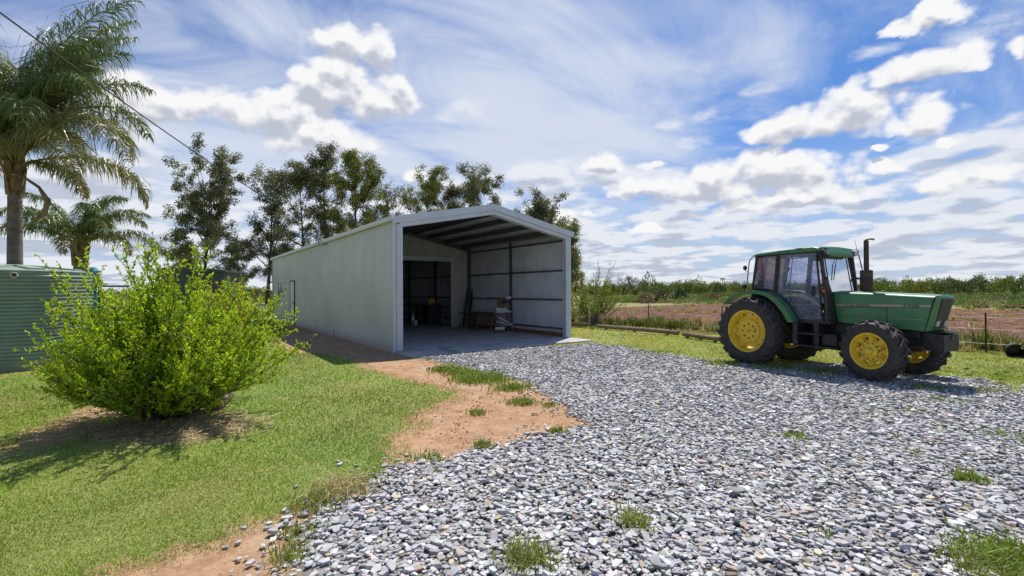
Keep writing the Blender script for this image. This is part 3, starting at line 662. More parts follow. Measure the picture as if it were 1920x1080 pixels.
# side window
w0, w1, z0, z1 = HW; mb = MB()
for b_ in ((w0, w0 + .05, z0, z1), (w1 - .05, w1, z0, z1), (w0 + .05, w1 - .05, z1 - .05, z1), (w0 + .05, w1 - .05, z0, z0 + .05), ((w0 + w1) / 2 - .03, (w0 + w1) / 2 + .03, z0 + .05, z1 - .05)):
    mb.box(-.035, .05, *b_)
win = mb.build('window', M['trim'], shed)
for a_, b_ in ((w0 + .05, (w0 + w1) / 2 - .03), ((w0 + w1) / 2 + .03, w1 - .05)):
    MB().box(.0, .006, a_, b_, z0 + .05, z1 - .05).build('pane', M['winglass'], win)
MB().box(-.07, -.0355, w0 - .02, w1 + .02, z0 - .03, z0).build('sill', M['trim'], win)
# service mast on the eave
mb = MB(); yc = 7.4
mb.tube([(-.035, yc - .45, 3.42), (-.09, yc - .2, 3.40), (-.20, yc, 3.44), (-.20, yc + .02, 3.6), (-.20, yc + .02, 4.25)], .028, 8)
mb.tube([(-.20, yc + .02, 3.98), (-.30, yc - .05, 3.98), (-.30, yc - .05, 4.12), (-.20, yc + .02, 4.16)], .014, 6)
mb.build('service_mast', M['steel'], shed, smooth=True)
mb = MB(); mb.tube([(-.055, 6.0, -.03), (-.055, 6.0, .18)], .03, 10); mb.build('drain_pipe', M['pvc'], shed)
def shw(x, y, z=0.0):
    p = SH_O + sa * x + sb * y; return Vector((p[0], p[1], z))

# overhead service cable
att = shw(-.20, yc + .02, 4.20); far_end = ray(-40, -6).normalized() * 7.2 + Vector((0, 0, CAMH))
pts = []
for i in range(41):
    t = i / 40; p = att.lerp(far_end, t); p.z -= .45 * 4 * t * (1 - t) * .5; pts.append(p)
cab = MB().tube(pts, .009, 6).build('overhead_cable', M['cable']); tag(cab, 'thin black cable sagging past the palm to the shed roof mast', 'cable')

# ---------------------------------------------------------------- tractor
TX, TY, PHI = 5.942, 10.999, 1.1029
tr = empty('tractor', (TX, TY, 0), -PHI, 'green farm tractor with yellow wheels parked at the edge of the crushed rock', 'tractor')
def lug_tyre(Rr, wd, nl, rim_r, lug):
    mb = MB(); c = Rr - lug; h = wd / 2
    prof = [(rim_r, -h * .72), (rim_r + .03, -h * .86), ((rim_r + c) / 2, -h * 1.0), (c - .07, -h * .97), (c - .025, -h * .86), (c - .006, -h * .5), (c, 0), (c - .006, h * .5), (c - .025, h * .86), (c - .07, h * .97), ((rim_r + c) / 2, h), (rim_r + .03, h * .86), (rim_r, h * .72)]
    mb.lathe(prof, 72, axis='y')
    for sgn in (-1, 1):
        for k in range(nl):
            a0 = 2 * math.pi * (k + (.5 if sgn > 0 else 0)) / nl
            secs = []
            # centre line to shoulder: starts ahead, trails outward
            for t in np.linspace(0, 1, 7):
                y = sgn * (-.035 + t * (h * .99 + .035)); trail = (1 - (1 - t) ** 1.25) * (h * 1.05) / Rr
                ang = a0 - trail
                top = Rr - .012 * t * t - (.030 if t > .96 else 0); bot = c - .03 - (.05 * max(0, t - .7) / .3)
                hw = (.020 + .012 * t) / Rr * (Rr / .75 + .15)
                secs.append((y, ang, top, bot, hw))
            y, ang, top, bot, hw = secs[-1]; secs.append((sgn * h * 1.02, ang - .03, c - .075, c - .13, hw * .8))
            vs = []
            for (y, ang, top, bot, hw) in secs:
                for (r_, da) in ((bot, -hw * 1.5), (top, -hw), (top, hw), (bot, hw * 1.5)):
                    vs.append((r_ * math.cos(ang + da), y, r_ * math.sin(ang + da)))
            n = len(secs); fs = [(4 * i + j, 4 * i + j + 1, 4 * i + j + 5, 4 * i + j + 4) for i in range(n - 1) for j in range(3)] + [(0, 3, 2, 1), (4 * n - 4, 4 * n - 3, 4 * n - 2, 4 * n - 1)]
            mb.add(vs, fs)
    return mb
# angle measured so that increasing angle at the top of the wheel runs forward->back; lugs lead forward
def wheel(name, x, y, z, Rr, wd, rr, nl, lug, side, steer=0.0, front=False):
    w_ = bpy.data.objects.new(name, None); COL.objects.link(w_); w_.parent = tr; w_.location = (x, y, z); w_.rotation_euler = (0, 0, steer)
    # side -1: outer face towards -y
    t_ = lug_tyre(Rr, wd, nl, rr - .005, lug)
    t_.v = [(vx * -1, vy, vz) for vx, vy, vz in t_.v] if False else t_.v
    to = t_.build('tyre', M['rubber'], w_, smooth=True, angle=40)
    to.rotation_euler = (0, random.uniform(0, .3), 0)
    h = wd / 2; mb = MB(); s = side; e = h * .74
    # barrel with a rolled lip, open on both sides
    prof = [(rr - .02, s * (e + .008)), (rr + .008, s * (e + .012)), (rr + .012, s * (e - .004)), (rr - .012, s * (e - .03)), (rr - .045, s * (e - .055)), (rr - .06, s * .02), (rr - .045, -s * (e - .055)), (rr - .012, -s * (e - .03)), (rr + .01, -s * e), (rr - .02, -s * (e + .008)), (rr - .03, -s * (e - .02)), (rr - .06, -s * (e - .06)), (rr - .075, 0), (rr - .06, s * (e - .06)), (rr - .03, s * (e - .02)), (rr - .02, s * (e + .008))]
    mb.lathe(prof, 64, axis='y'); rim = mb.build('rim', M['yellow'], w_, smooth=True, angle=50)
    # centre disc with scalloped edge
    mb = MB(); n = 96; do = s * (e - .115 if not front else e - .09); hubr = rr * .56
    ring = []
    for k in range(n):
        a = 2 * math.pi * k / n; nlob = 6 if not front else 8
        w2 = .5 + .5 * math.cos(nlob * a); ro_ = (rr - .075) * (.86 + .14 * (1 if w2 > .45 else w2 / .45))
        ring.append((a, ro_))
    vs, fs = [], []
    lay = [(lambda r: r, do - s * .02), (lambda r: hubr + .02, do - s * .02), (lambda r: hubr, do + s * .03), (lambda r: hubr * .35, do + s * .035), (lambda r: .001, do + s * .035), (lambda r: .001, do + s * .01), (lambda r: hubr * .98, do + s * .0), (lambda r: r, do - s * .034), (lambda r: r, do - s * .02)]
    for a, r0 in ring:
        for fn, yy in lay: rad = fn(r0); vs.append((rad * math.cos(a), yy, rad * math.sin(a)))
    m_ = len(lay)
    for k in range(n):
        k2 = (k + 1) % n
        for j in range(m_ - 1): fs.append((k * m_ + j, k2 * m_ + j, k2 * m_ + j + 1, k * m_ + j + 1))
    mb.add(vs, fs); disc = mb.build('wheel_disc', M['yellow'], w_, smooth=True, angle=30)
    # rim lugs that carry the disc
    for k in range(6 if not front else 8):
        mb = MB(); a = 2 * math.pi * k / (6 if not front else 8); Mr = Matrix.Rotation(-a, 4, 'Y')
        mb.box(rr - .125, rr - .06, do - .03, do + .03, -.035, .035, Mr); mb.lathe([(0, s * .045), (.014, s * .045), (.014, 0), (0, 0)], 8, Mr @ Matrix.Translation((rr - .10, do, 0)), axis='y')
        mb.build('rim_lug', M['yellow'], w_)
    mb = MB(); yo = do + s * .036
    if not front:
        for k in range(8):
            mb = MB(); a = 2 * math.pi * k / 8; mb.lathe([(.0, s * .002), (.021, s * .002), (.021, -.004 * s), (0, -.004 * s)], 14, Matrix.Translation((hubr * .60 * math.cos(a), yo, hubr * .60 * math.sin(a))), axis='y'); mb.build('wheel_hole', M['black'], w_)
        mb = MB(); mb.lathe([(.0, s * .003), (.016, s * .003), (.016, 0), (0, 0)], 12, Matrix.Translation((0, yo, 0)), axis='y')
        mb.build('wheel_hole', M['black'], w_)
        mb = MB(); mb.lathe([(.018, 0), (.018, s * .012), (.04, s * .012), (.045, 0)], 20, Matrix.Translation((0, yo, 0)), axis='y'); mb.build('hub_cap', M['yellow'], w_, smooth=True)
    else:
        mb.lathe([(.13, 0), (.125, s * .03), (.09, s * .04), (.065, s * .045), (.062, s * .085), (.045, s * .10), (0, s * .102)], 28, Matrix.Translation((0, yo - s * .004, 0)), axis='y'); mb.build('hub_cap', M['yellow'], w_, smooth=True)
        for k in range(10):
            mb = MB(); a = 2 * math.pi * k / 10; mb.lathe([(0, s * .018), (.011, s * .018), (.011, 0), (0, 0)], 6, Matrix.Translation((.148 * math.cos(a), yo, .148 * math.sin(a))), axis='y')
            mb.build('wheel_nut', M['darksteel'], w_)
    return w_
RR, RF, WR, WF = .748, .535, .465, .318
for s in (-1, 1): wheel('rear_wheel', 0, s * (.955 - WR / 2), -.055 + RR - .01, RR, WR, .453, 21, .045, s)
for s in (-1, 1): wheel('front_wheel', 2.40, s * (.955 - WR / 2) , -.025 + RF - .005, RF, WF, .312, 18, .034, s, -.079, True)
# hood
def arc(cx, cz, r, a0, a1, n): return [(cx + r * math.cos(R(a0 + (a1 - a0) * i / n)), cz + r * math.sin(R(a0 + (a1 - a0) * i / n))) for i in range(n + 1)]
HWD = .325
hood = MB(); secs = []
def hsec(x, zt, zb, w):
    r_ = .07; pts = [(-w, zb), (-w, zt - r_ - .02)] + [(-w + r_ - r_ * math.cos(t), zt - .02 - r_ + r_ * math.sin(t)) for t in np.linspace(.3, 1.5, 4)] + [(0, zt)]
    pts += [(-p[0], p[1]) for p in pts[:-1]][::-1]; return [(x, a_, b_) for a_, b_ in pts]
def loft(secs, caps=True):
    mb = MB(); n = len(secs[0]); vs = [p for s in secs for p in s]
    fs = [(i * n + j, i * n + j + 1, (i + 1) * n + j + 1, (i + 1) * n + j) for i in range(len(secs) - 1) for j in range(n - 1)]
    fs += [(i * n + n - 1, i * n, (i + 1) * n, (i + 1) * n + n - 1) for i in range(len(secs) - 1)]
    if caps: fs += [tuple(range(n)), tuple(range(len(secs) * n - 1, (len(secs) - 1) * n - 1, -1))]
    return mb.add(vs, fs)
def slant(sec, xb, xt, zb, zt): return [(xb + (xt - xb) * max(0, min(1, (z - zb) / (zt - zb))), y, z) for x, y, z in sec]
S0 = slant(hsec(1.5, 1.565, .955, HWD), 1.60, 1.50, .95, 1.56); S1 = hsec(2.3, 1.535, .905, HWD)
S2 = slant(hsec(3.0, 1.492, .868, HWD), 2.985, 3.13, .868, 1.49)
hd = loft([S0, S1, S2]).build('hood', M['green'], tr, smooth=True, angle=25)
# nose in front of the seam
N0_ = slant(hsec(3.0, 1.492, .868, HWD), 3.00, 3.145, .868, 1.49); N1_ = slant(hsec(3.1, 1.482, .875, HWD * .90), 3.025, 3.165, .868, 1.49); N2_ = slant(hsec(3.1, 1.455, .885, HWD * .66), 3.05, 3.185, .868, 1.45)
nose = loft([N0_, N1_, N2_]).build('nose', M['green'], tr, smooth=True, angle=40)
mb = MB(); gb = [(3.02, .915), (3.066, .915), (3.192, 1.41), (3.182, 1.435), (3.12, 1.425)]
mb.prism(gb, -.198, .198)
gri = mb.build('grille', M['black'], tr, bevel=.01)
mb = MB()
for i in range(14):
    z = 1.08 + i * .023; x = 3.066 + (z - .915) * .2545; mb.box(x - .002, x + .008, -.185, .185, z, z + .008)
mb.build('slat', M['plastic'], gri)
for ya, yb in ((-.185, -.085), (.085, .185)):
    mb = MB(); z0_, z1_ = .945, 1.045; f_ = lambda z: 3.066 + (z - .915) * .2545
    mb.prism([(f_(z0_), z0_), (f_(z0_) + .018, z0_), (f_(z1_) + .018, z1_), (f_(z1_), z1_)], ya, yb); mb.build('headlight', M['lamp'], tr, bevel=.006)
# stripe, decals, panel gaps on both sides
for s in (-1, 1):
    y0 = s * HWD; yo = s * (HWD + .003)
    mb = MB(); mb.prism([(1.575, 1.262), (3.065, 1.283), (3.085, 1.322), (1.565, 1.307)], y0, yo); mb.build('stripe', M['stripe'], tr)
    mb = MB(); mb.prism([(1.58, 1.240), (3.062, 1.268), (3.066, 1.283), (1.575, 1.262)], y0, yo); mb.build('stripe', M['stripe_d'], tr)
    mb = MB(); mb.prism([(2.425, 1.252), (2.437, 1.252), (2.447, .92), (2.435, .92)], y0, s * (HWD + .002)); mb.prism([(1.60, 1.236), (2.424, 1.248), (2.424, 1.255), (1.60, 1.242)], y0, s * (HWD + .0015)); mb.prism([(1.61, 1.085), (2.42, 1.072), (2.42, 1.077), (1.61, 1.09)], y0, s * (HWD + .0015)); mb.build('panel_gap', M['letter'], tr)
    mb = MB(); mb.prism([(2.455, 1.068), (3.005, 1.060), (3.006, 1.068), (2.455, 1.076)], y0, s * (HWD + .002)); mb.build('pinstripe', M['tanktop'], tr)
mb = MB(); mb.prism([(2.988, .87), (2.998, .87), (3.146, 1.45), (3.134, 1.45)], -HWD - .001, HWD + .001); mb.build('panel_gap', M['letter'], tr)
def lettering(txt, x, z, h, s, tilt=0.0, sx_=1.5):
    cu = bpy.data.curves.new('lettering', 'FONT'); cu.body = txt; cu.size = h / .7; cu.extrude = .0012; cu.offset = .0012; cu.space_character = 1.12
    o = bpy.data.objects.new('lettering', cu); COL.objects.link(o); bpy.context.view_layer.update()
    me = bpy.data.meshes.new_from_object(o.evaluated_get(bpy.context.evaluated_depsgraph_get())); bpy.data.objects.remove(o)
    me.materials.clear(); me.materials.append(M['letter']); o = bpy.data.objects.new('lettering', me); COL.objects.link(o); o.parent = tr
    o.scale = (sx_, 1, 1); o.rotation_euler = (R(90), -tilt, 0 if s < 0 else R(180)); o.location = (x, s * (HWD + .0046), z); return o
lettering('JOHN DEERE', 1.70, 1.262, .040, -1, .014, 1.28); lettering('2700', 2.68, 1.275, .044, -1, .014, 1.75)
lettering('JOHN DEERE', 2.15, 1.262, .040, 1, .0, 1.28); lettering('2700', 2.95, 1.275, .044, 1, .0, 1.75)
# chassis, engine, axles
mb = MB(); mb.box(.2, 1.6, -.22, .22, .42, .92); mb.box(1.6, 2.9, -.19, .19, .50, .86); mb.box(-.35, .3, -.25, .25, .45, .95); mb.box(1.5, 2.2, -.26, .26, .62, .94); mb.tube([(1.0, 0, .42), (2.3, 0, .36)], .05)
mb.build('chassis', M['black'], tr, bevel=.02)
mb = MB(); mb.tube([(0, -.75, RR - .06), (0, -.3, RR - .06), (0, .3, RR - .06), (0, .75, RR - .06)], [.10, .17, .17, .10], 16); mb.build('rear_axle', M['black'], tr, smooth=True)
mb = MB(); mb.tube([(2.40, -.62, RF - .03), (2.40, -.25, RF - .03), (2.40, .25, RF - .03), (2.40, .62, RF - .03)], [.07, .09, .09, .07], 14); mb.box(2.28, 2.52, -.12, .12, .42, .66); mb.bar((2.58, -.6, .48), (2.58, .6, .48), .035, .035)
mb.build('front_axle', M['black'], tr, bevel=.01)
mb = MB(); mb.box(2.55, 2.98, -.20, .20, .60, .865); mb.box(2.62, 2.9, -.27, -.20, .74, .86); mb.box(2.62, 2.9, .20, .27, .74, .86); mb.build('front_support', M['black'], tr, bevel=.01)
mb = MB(); mb.box(2.70, 2.95, -.19, -.05, .53, .60); mb.build('draw_plate', M['timber'], tr, bevel=.01)
# suitcase weights
mb = MB(); wp = [(2.95, .56), (3.10, .535), (3.23, .54), (3.235, .72), (3.225, .82), (2.97, .855), (2.95, .80)]
for k in range(8):
    y = -.262 + k * .066; mb.prism(wp, y, y + .058)
mb.box(2.95, 3.16, -.26, .262, .57, .81); wts = mb.build('front_weight', M['black'], tr, bevel=.006)
mb = MB(); mb.box(3.2, 3.24, -.03, .06, .72, .80); mb.build('tow_slot', M['letter'], wts)
mb = MB(); mb.box(3.0, 3.3, -.26, .26, .857, .867); mb.build('guard_plate', M['black'], tr)
# steps and battery box on both sides
for s in (-1, 1):
    ys = lambda a_, b_: (min(s * a_, s * b_), max(s * a_, s * b_))
    mb = MB(); mb.box(.92, 1.02, *ys(.28, .70), .45, .94); mb.box(1.30, 1.40, *ys(.30, .62), .40, .94); mb.box(1.45, 1.72, *ys(.25, .60), .50, .72); mb.build('step_frame', M['black'], tr, bevel=.008)
    for zz, x0, x1 in ((.70, 1.03, 1.52), (.46, .98, 1.72)): MB().box(x0, x1, *ys(.45, .76), zz, zz + .03).build('step', M['black'], tr, bevel=.006)
    mb = MB(); mb.box(.96, 1.60, *ys(.22, .58), .915, .95); mb.build('cab_floor', M['black'], tr)
# fenders
fp = [(-.70, 1.27), (-.58, 1.385), (-.40, 1.485), (-.18, 1.55), (.05, 1.575), (.28, 1.56), (.47, 1.50), (.63, 1.40), (.77, 1.26), (.88, 1.11), (.95, .98), (.97, .93)]
fin = [(-.66, 1.25), (-.55, 1.345), (-.385, 1.43), (-.18, 1.485), (.04, 1.502), (.25, 1.485), (.42, 1.425), (.56, 1.33), (.68, 1.205), (.78, 1.07), (.84, .96), (.86, .92)]
for s in (-1, 1):
    ys = lambda a_, b_: (min(s * a_, s * b_), max(s * a_, s * b_))
    mb = MB(); y0, y1 = ys(.775, .755)
    for i in range(len(fp) - 1):
        mb.prism([fp[i], fp[i + 1], fin[i + 1], fin[i]], y0, y1)
        a_, b_ = fp[i], fp[i + 1]; y2, y3 = ys(.755, .50); e_ = .02
        mb.prism([a_, b_, (b_[0] * .985, b_[1] - e_), (a_[0] * .985, a_[1] - e_)], y2, y3)
    bmf = mb.build('fender', M['green'], tr)
# cab
CW = .565
door = [(.560, 2.345), (1.345, 2.345), (1.455, .965), (.965, .955), (.86, 1.15), (.73, 1.32), (.60, 1.43), (.485, 1.505)]
quar = [(.035, 2.315), (.515, 2.338), (.435, 1.53), (.33, 1.58), (.15, 1.60), (-.085, 1.60)]
def outline(mb, poly, w, y0, y1, closed=True):
    c = Vector((sum(p[0] for p in poly) / len(poly), sum(p[1] for p in poly) / len(poly)))
    n = len(poly); inn = []
    for i in range(n):
        p0, p1, p2 = Vector(poly[i - 1]), Vector(poly[i]), Vector(poly[(i + 1) % n])
        d1, d2 = (p1 - p0).normalized(), (p2 - p1).normalized(); n1_, n2_ = Vector((-d1.y, d1.x)), Vector((-d2.y, d2.x))
        if (c - p1).dot(n1_) < 0: n1_ = -n1_
        if (c - p1).dot(n2_) < 0: n2_ = -n2_
        b_ = (n1_ + n2_); b_ = b_.normalized() * (w / max(.4, b_.normalized().dot(n1_))); q_ = p1 + b_; inn.append((q_.x, q_.y))
    for i in range(n):
        j = (i + 1) % n; mb.prism([poly[i], poly[j], inn[j], inn[i]], y0, y1)
    return inn
cabp = MB()
for s in (-1, 1):
    ys = lambda a_, b_: (min(s * a_, s * b_), max(s * a_, s * b_))
    mb = MB(); inn = outline(mb, door, .028, *ys(CW + .012, CW - .02)); dr_ = mb.build('door', M['frame'], tr)
    MB().prism(inn, *ys(CW + .002, CW - .004)).build('door_glass', M['cabglass'], dr_)
    mb = MB(); mb.box(1.25, 1.32, *ys(CW + .045, CW + .013), 1.46, 1.66); mb.build('handle', M['letter'], dr_, bevel=.012)
    mb = MB(); inn = outline(mb, quar, .022, *ys(CW + .008, CW - .02)); q_ = mb.build('side_window', M['frame'], tr)
    MB().prism(inn, *ys(CW + .0, CW - .005)).build('pane', M['cabglass2'], q_)
    # pillars
    mb = MB(); mb.bar((.535, s * (CW - .005), 2.36), (.455, s * (CW - .005), 1.50), .045, .05); mb.build('pillar', M['frame'], tr, bevel=.004)
    mb = MB(); mb.bar((.02, s * (CW - .03), 2.34), (-.10, s * (CW - .03), 1.55), .05, .05); mb.build('pillar', M['frame'], tr, bevel=.004)
    mb = MB(); mb.bar((1.385, s * (CW - .035), 2.36), (1.49, s * (CW - .045), 1.50), .055, .06); mb.bar((1.49, s * (CW - .045), 1.50), (1.51, s * (CW - .05), .95), .055, .06); mb.build('pillar', M['frame'], tr, bevel=.004)
# windscreen, rear window, firewall, beams
mb = MB(); mb.add([(1.375, -CW + .07, 2.26), (1.375, CW - .07, 2.26), (1.485, CW - .09, 1.54), (1.485, -CW + .09, 1.54)], [(0, 1, 2, 3)]); mb.build('windscreen', M['cabglass2'], tr)
mb = MB(); mb.add([(.0, -CW + .06, 2.30), (.0, CW - .06, 2.30), (-.10, CW - .06, 1.60), (-.10, -CW + .06, 1.60)], [(0, 1, 2, 3)]); mb.build('rear_window', M['cabglass2'], tr)
mb = MB(); mb.box(1.46, 1.50, -CW + .08, CW - .08, .95, 1.54); mb.box(-.14, -.08, -CW + .04, CW - .04, 1.0, 1.60); mb.box(-.06, 1.34, -CW + .0, -CW + .03, 2.33, 2.37); mb.box(-.06, 1.34, CW - .03, CW, 2.33, 2.37); mb.box(1.34, 1.40, -CW, CW, 2.27, 2.37); mb.box(-.02, .04, -CW, CW, 2.30, 2.35)
mb.build('cab_frame', M['frame'], tr, bevel=.005)
MB().box(-.1, .95, -.5, .5, .93, .98).build('cab_floor', M['black'], tr)
# side panel forward of the door
for s in (-1, 1):
    ys = lambda a_, b_: (min(s * a_, s * b_), max(s * a_, s * b_))
    mb = MB(); mb.prism([(1.50, 1.53), (1.53, 1.53), (1.58, .93), (1.49, .93)], *ys(.33, .52)); mb.build('side_cowl', M['black'], tr)
    mb = MB(); mb.box(1.47, 1.50, *ys(.50, .62), 1.53, 1.59); mb.build('turn_signal', M['orange'], tr, bevel=.006)
# roof
rp = [(-.02, 2.345), (-.01, 2.385), (.06, 2.40), (.5, 2.425), (1.0, 2.447), (1.30, 2.452), (1.40, 2.425), (1.40, 2.36), (1.3, 2.35)]
secs = []
for y, k, dzz in ((-.60, .985, -.022), (-.56, 1.0, -.004), (-.3, 1.0, .012), (0, 1.0, .018), (.3, 1.0, .012), (.56, 1.0, -.004), (.60, .985, -.022)):
    secs.append([(.65 + (x - .65) * k, y, (z + dzz if z > 2.37 else z)) for x, z in rp])
loft(secs).build('roof', M['green'], tr, smooth=True, angle=40)
mb = MB(); vp = [(1.395, 2.355), (1.40, 2.43), (1.425, 2.43), (1.50, 2.32), (1.505, 2.27), (1.49, 2.235), (1.44, 2.245)]; mb.prism(vp, -.40, .40); mb.build('visor', M['green'], tr, bevel=.012)
mb = MB(); mb.box(.55, .80, -.612, -.60, 2.395, 2.41); mb.box(.95, 1.08, -.615, -.602, 2.41, 2.432); mb.build('roof_trim', M['black'], tr)
for s in (-1, 1):
    mb = MB(); mb.box(1.44, 1.50, s * .47 - .055, s * .47 + .055, 2.27, 2.37); l_ = mb.build('work_light', M['black'], tr, bevel=.012)
    MB().box(1.5015, 1.508, s * .47 - .045, s * .47 + .045, 2.28, 2.36).build('lens', M['lamp'], l_)
    mb = MB(); mb.tube([(1.40, s * .50, 2.40), (1.46, s * .60, 2.415), (1.50, s * .61, 2.36), (1.49, s * .53, 2.31)], .010, 8); mb.build('lamp_bracket', M['alu'], tr, smooth=True)
    mb = MB(); mb.tube([(1.46, s * .60, 2.36), (1.50, s * .60, 2.28), (1.56, s * .62, 1.95), (1.60, s * .60, 1.57), (1.50, s * .52, 1.55)], .011, 8); mb.bar((1.56, s * .615, 1.80), (1.46, s * .52, 1.82), .02, .04); mb.build('grab_rail', M['frame'], tr, smooth=True)
    mb = MB(); mb.tube([(.06, s * .58, 2.34), (.03, s * .70, 2.32), (-.02, s * .75, 2.22), (-.09, s * .76, 1.62), (-.06, s * .60, 1.56)], .011, 8); mr = mb.build('rear_rail', M['frame'], tr, smooth=True)
    for z_, x_ in ((2.08, -.12), (1.66, -.15)):
        mb = MB(); mb.lathe([(0, .03), (.035, .028), (.052, .01), (.055, -.012), (.045, -.02), (0, -.02)], 18, Matrix.Translation((x_, s * .76, z_)) @ Matrix.Rotation(R(90), 4, 'Y')); mb.tube([(x_, s * .76, z_ - .05), (x_ + .05, s * .76, z_ - .09)], .008, 6); mb.build('rear_lamp', M['black'], mr, smooth=True)
# exhaust, antenna, wipers
mb = MB(); mb.lathe([(0, 0), (.105, 0), (.105, .40), (.09, .415), (0, .415)], 24, Matrix.Translation((1.86, .16, 1.55))); mb.tube([(1.86, .16, 1.96), (1.86, .16, 2.54)], [.044, .042], 16)
ex = mb.build('exhaust', M['rust'], tr, smooth=True)
mb = MB(); mb.lathe([(0, .008), (.055, .008), (.055, 0), (0, 0)], 16, Matrix.Translation((1.89, .16, 2.555)) @ Matrix.Rotation(R(-12), 4, 'Y')); mb.bar((1.93, .16, 2.565), (2.0, .16, 2.55), .03, .03); mb.build('rain_cap', M['rust'], ex)
mb = MB(); mb.tube([(1.48, .60, 2.34), (1.42, .60, 2.62)], [.005, .003], 6); mb.tube([(1.48, .60, 2.30), (1.48, .60, 2.36)], .012, 8); mb.build('antenna', M['black'], tr)
for ya, yb in ((.0, -.22),):
    mb = MB(); mb.tube([(1.405, ya, 2.22), (1.43, (ya + yb) / 2, 2.06), (1.462, yb, 1.80)], .006, 6); mb.bar((1.43, (ya + yb) / 2 + .02, 2.10), (1.47, yb - .01, 1.78), .012, .012); mb.build('wiper', M['black'], tr)
# inside: seat, wheel, extinguisher
mb = MB(); mb.box(.25, .68, -.24, .24, 1.10, 1.26); mb.box(.10, .24, -.24, .24, 1.20, 1.78, Matrix.Rotation(R(-6), 4, 'Y')); mb.box(.3, .6, -.2, .2, .98, 1.10); mb.build('seat', M['plastic'], tr, bevel=.04, seg=3)
mb = MB(); Ms = Matrix.Translation((1.08, 0, 1.60)) @ Matrix.Rotation(R(-30), 4, 'Y')
mb.tube([Ms @ Vector((.19 * math.cos(a), .19 * math.sin(a), 0)) for a in np.linspace(0, 2 * math.pi, 25)], .014, 8)
for a in (0, 2.1, 4.2): mb.bar(Ms @ Vector((0, 0, -.02)), Ms @ Vector((.185 * math.cos(a), .185 * math.sin(a), 0)), .02, .01)
mb.tube([Ms @ Vector((0, 0, -.02)), (1.30, 0, 1.15)], .03, 8); mb.build('steering_wheel', M['plastic'], tr, smooth=True)
mb = MB(); mb.box(1.30, 1.46, -.30, .30, 1.05, 1.50); mb.build('dashboard', M['plastic'], tr, bevel=.03)
mb = MB(); mb.lathe([(0, 0), (.042, 0), (.045, .02), (.045, .22), (.03, .26), (.015, .28), (.015, .31), (0, .31)], 16, Matrix.Translation((.10, -.44, 1.90))); mb.build('fire_extinguisher', M['red'], tr, smooth=True)
mb = MB(); mb.tube([(.12, -.44, 1.90), (.16, -.42, 1.75), (.22, -.40, 1.62)], .012, 6); mb.tube([(.10, -.44, 1.90), (.06, -.42, 1.62)], .010, 6); mb.tube([(.2, -.40, 2.2), (.42, -.35, 2.05), (.40, -.3, 1.85), (.25, -.35, 1.82)], .006, 6); mb.build('hose', M['cable'], tr)
mb = MB(); mb.box(1.0, 1.25, -.16, .1, 2.18, 2.30); mb.build('radio_box', M['plastic'], tr, bevel=.01)

# ---------------------------------------------------------------- water tank
tkx, tky, TR_ = -11.25, 10.95, 1.30
tank = empty('water_tank', (tkx, tky, GZ), 0, 'pale green ribbed poly water tank at the left edge of the lawn', 'water tank')
prof = [(TR_ - .01, 0), (TR_, .02), (TR_, .17)]
z = .17
while z < 1.97:
    for k in range(1, 7): t = k / 6; prof.append((TR_ + .034 * math.sin(math.pi * t) - .010, z + .078 * t))
    z += .078
prof += [(TR_ + .004, z + .02), (TR_ - .01, z + .07), (TR_ - .05, z + .085)]
zt = z + .085; mb = MB(); mb.lathe(prof, 128); mb.build('tank_wall', M['tank'], tank, smooth=True, angle=60)
mb = MB(); mb.lathe([(TR_ + .01, zt - .03), (TR_ + .012, zt), (TR_ - .05, zt + .012), (.35, zt + .11), (.33, zt + .14), (0, zt + .145)], 96)
for k in range(8):
    a = 2 * math.pi * (k + .35) / 8; Mr = Matrix.Rotation(a, 4, 'Z') @ Matrix.Translation((.75, 0, zt + .068)) @ Matrix.Rotation(math.atan2(.098, .90), 4, 'Y')
    mb.box(-.45, .42, -.14, .14, -.03, .035, Mr)
mb.build('tank_lid', M['tanktop'], tank, bevel=.01)
pd = ray(27, 516); tdir = Vector((tkx, tky, 0)); 
aang = math.atan2(-.985, .12)
px_, py_ = TR_ * math.cos(aang), TR_ * math.sin(aang)
# find the point of the wall seen at that pixel
best = None
for i in range(720):
    a = i * math.pi / 360; P = Vector((tkx + TR_ * math.cos(a), tky + TR_ * math.sin(a), 0)); 
    if P.length > math.hypot(tkx, tky): continue
    e_ = abs(P.x / P.y - pd.x / pd.y)
    if best is None or e_ < best[0]: best = (e_, a, P)
_, aang, P = best; zz = CAMH + pd.z / pd.y * P.y - GZ
mb = MB(); mb.lathe([(.042, 0), (.042, .10), (.058, .10), (.062, .06), (.062, 0)], 24, Matrix.Rotation(aang, 4, 'Z') @ Matrix.Translation((TR_ - .01, 0, zz)) @ Matrix.Rotation(R(90), 4, 'Y')); mb.build('inlet_pipe', M['pvc'], tank, smooth=True)
mb = MB(); mb.lathe([(0, .02), (.042, .02)], 24, Matrix.Rotation(aang, 4, 'Z') @ Matrix.Translation((TR_ - .01, 0, zz)) @ Matrix.Rotation(R(90), 4, 'Y')); mb.build('pipe_mouth', M['black'], tank)
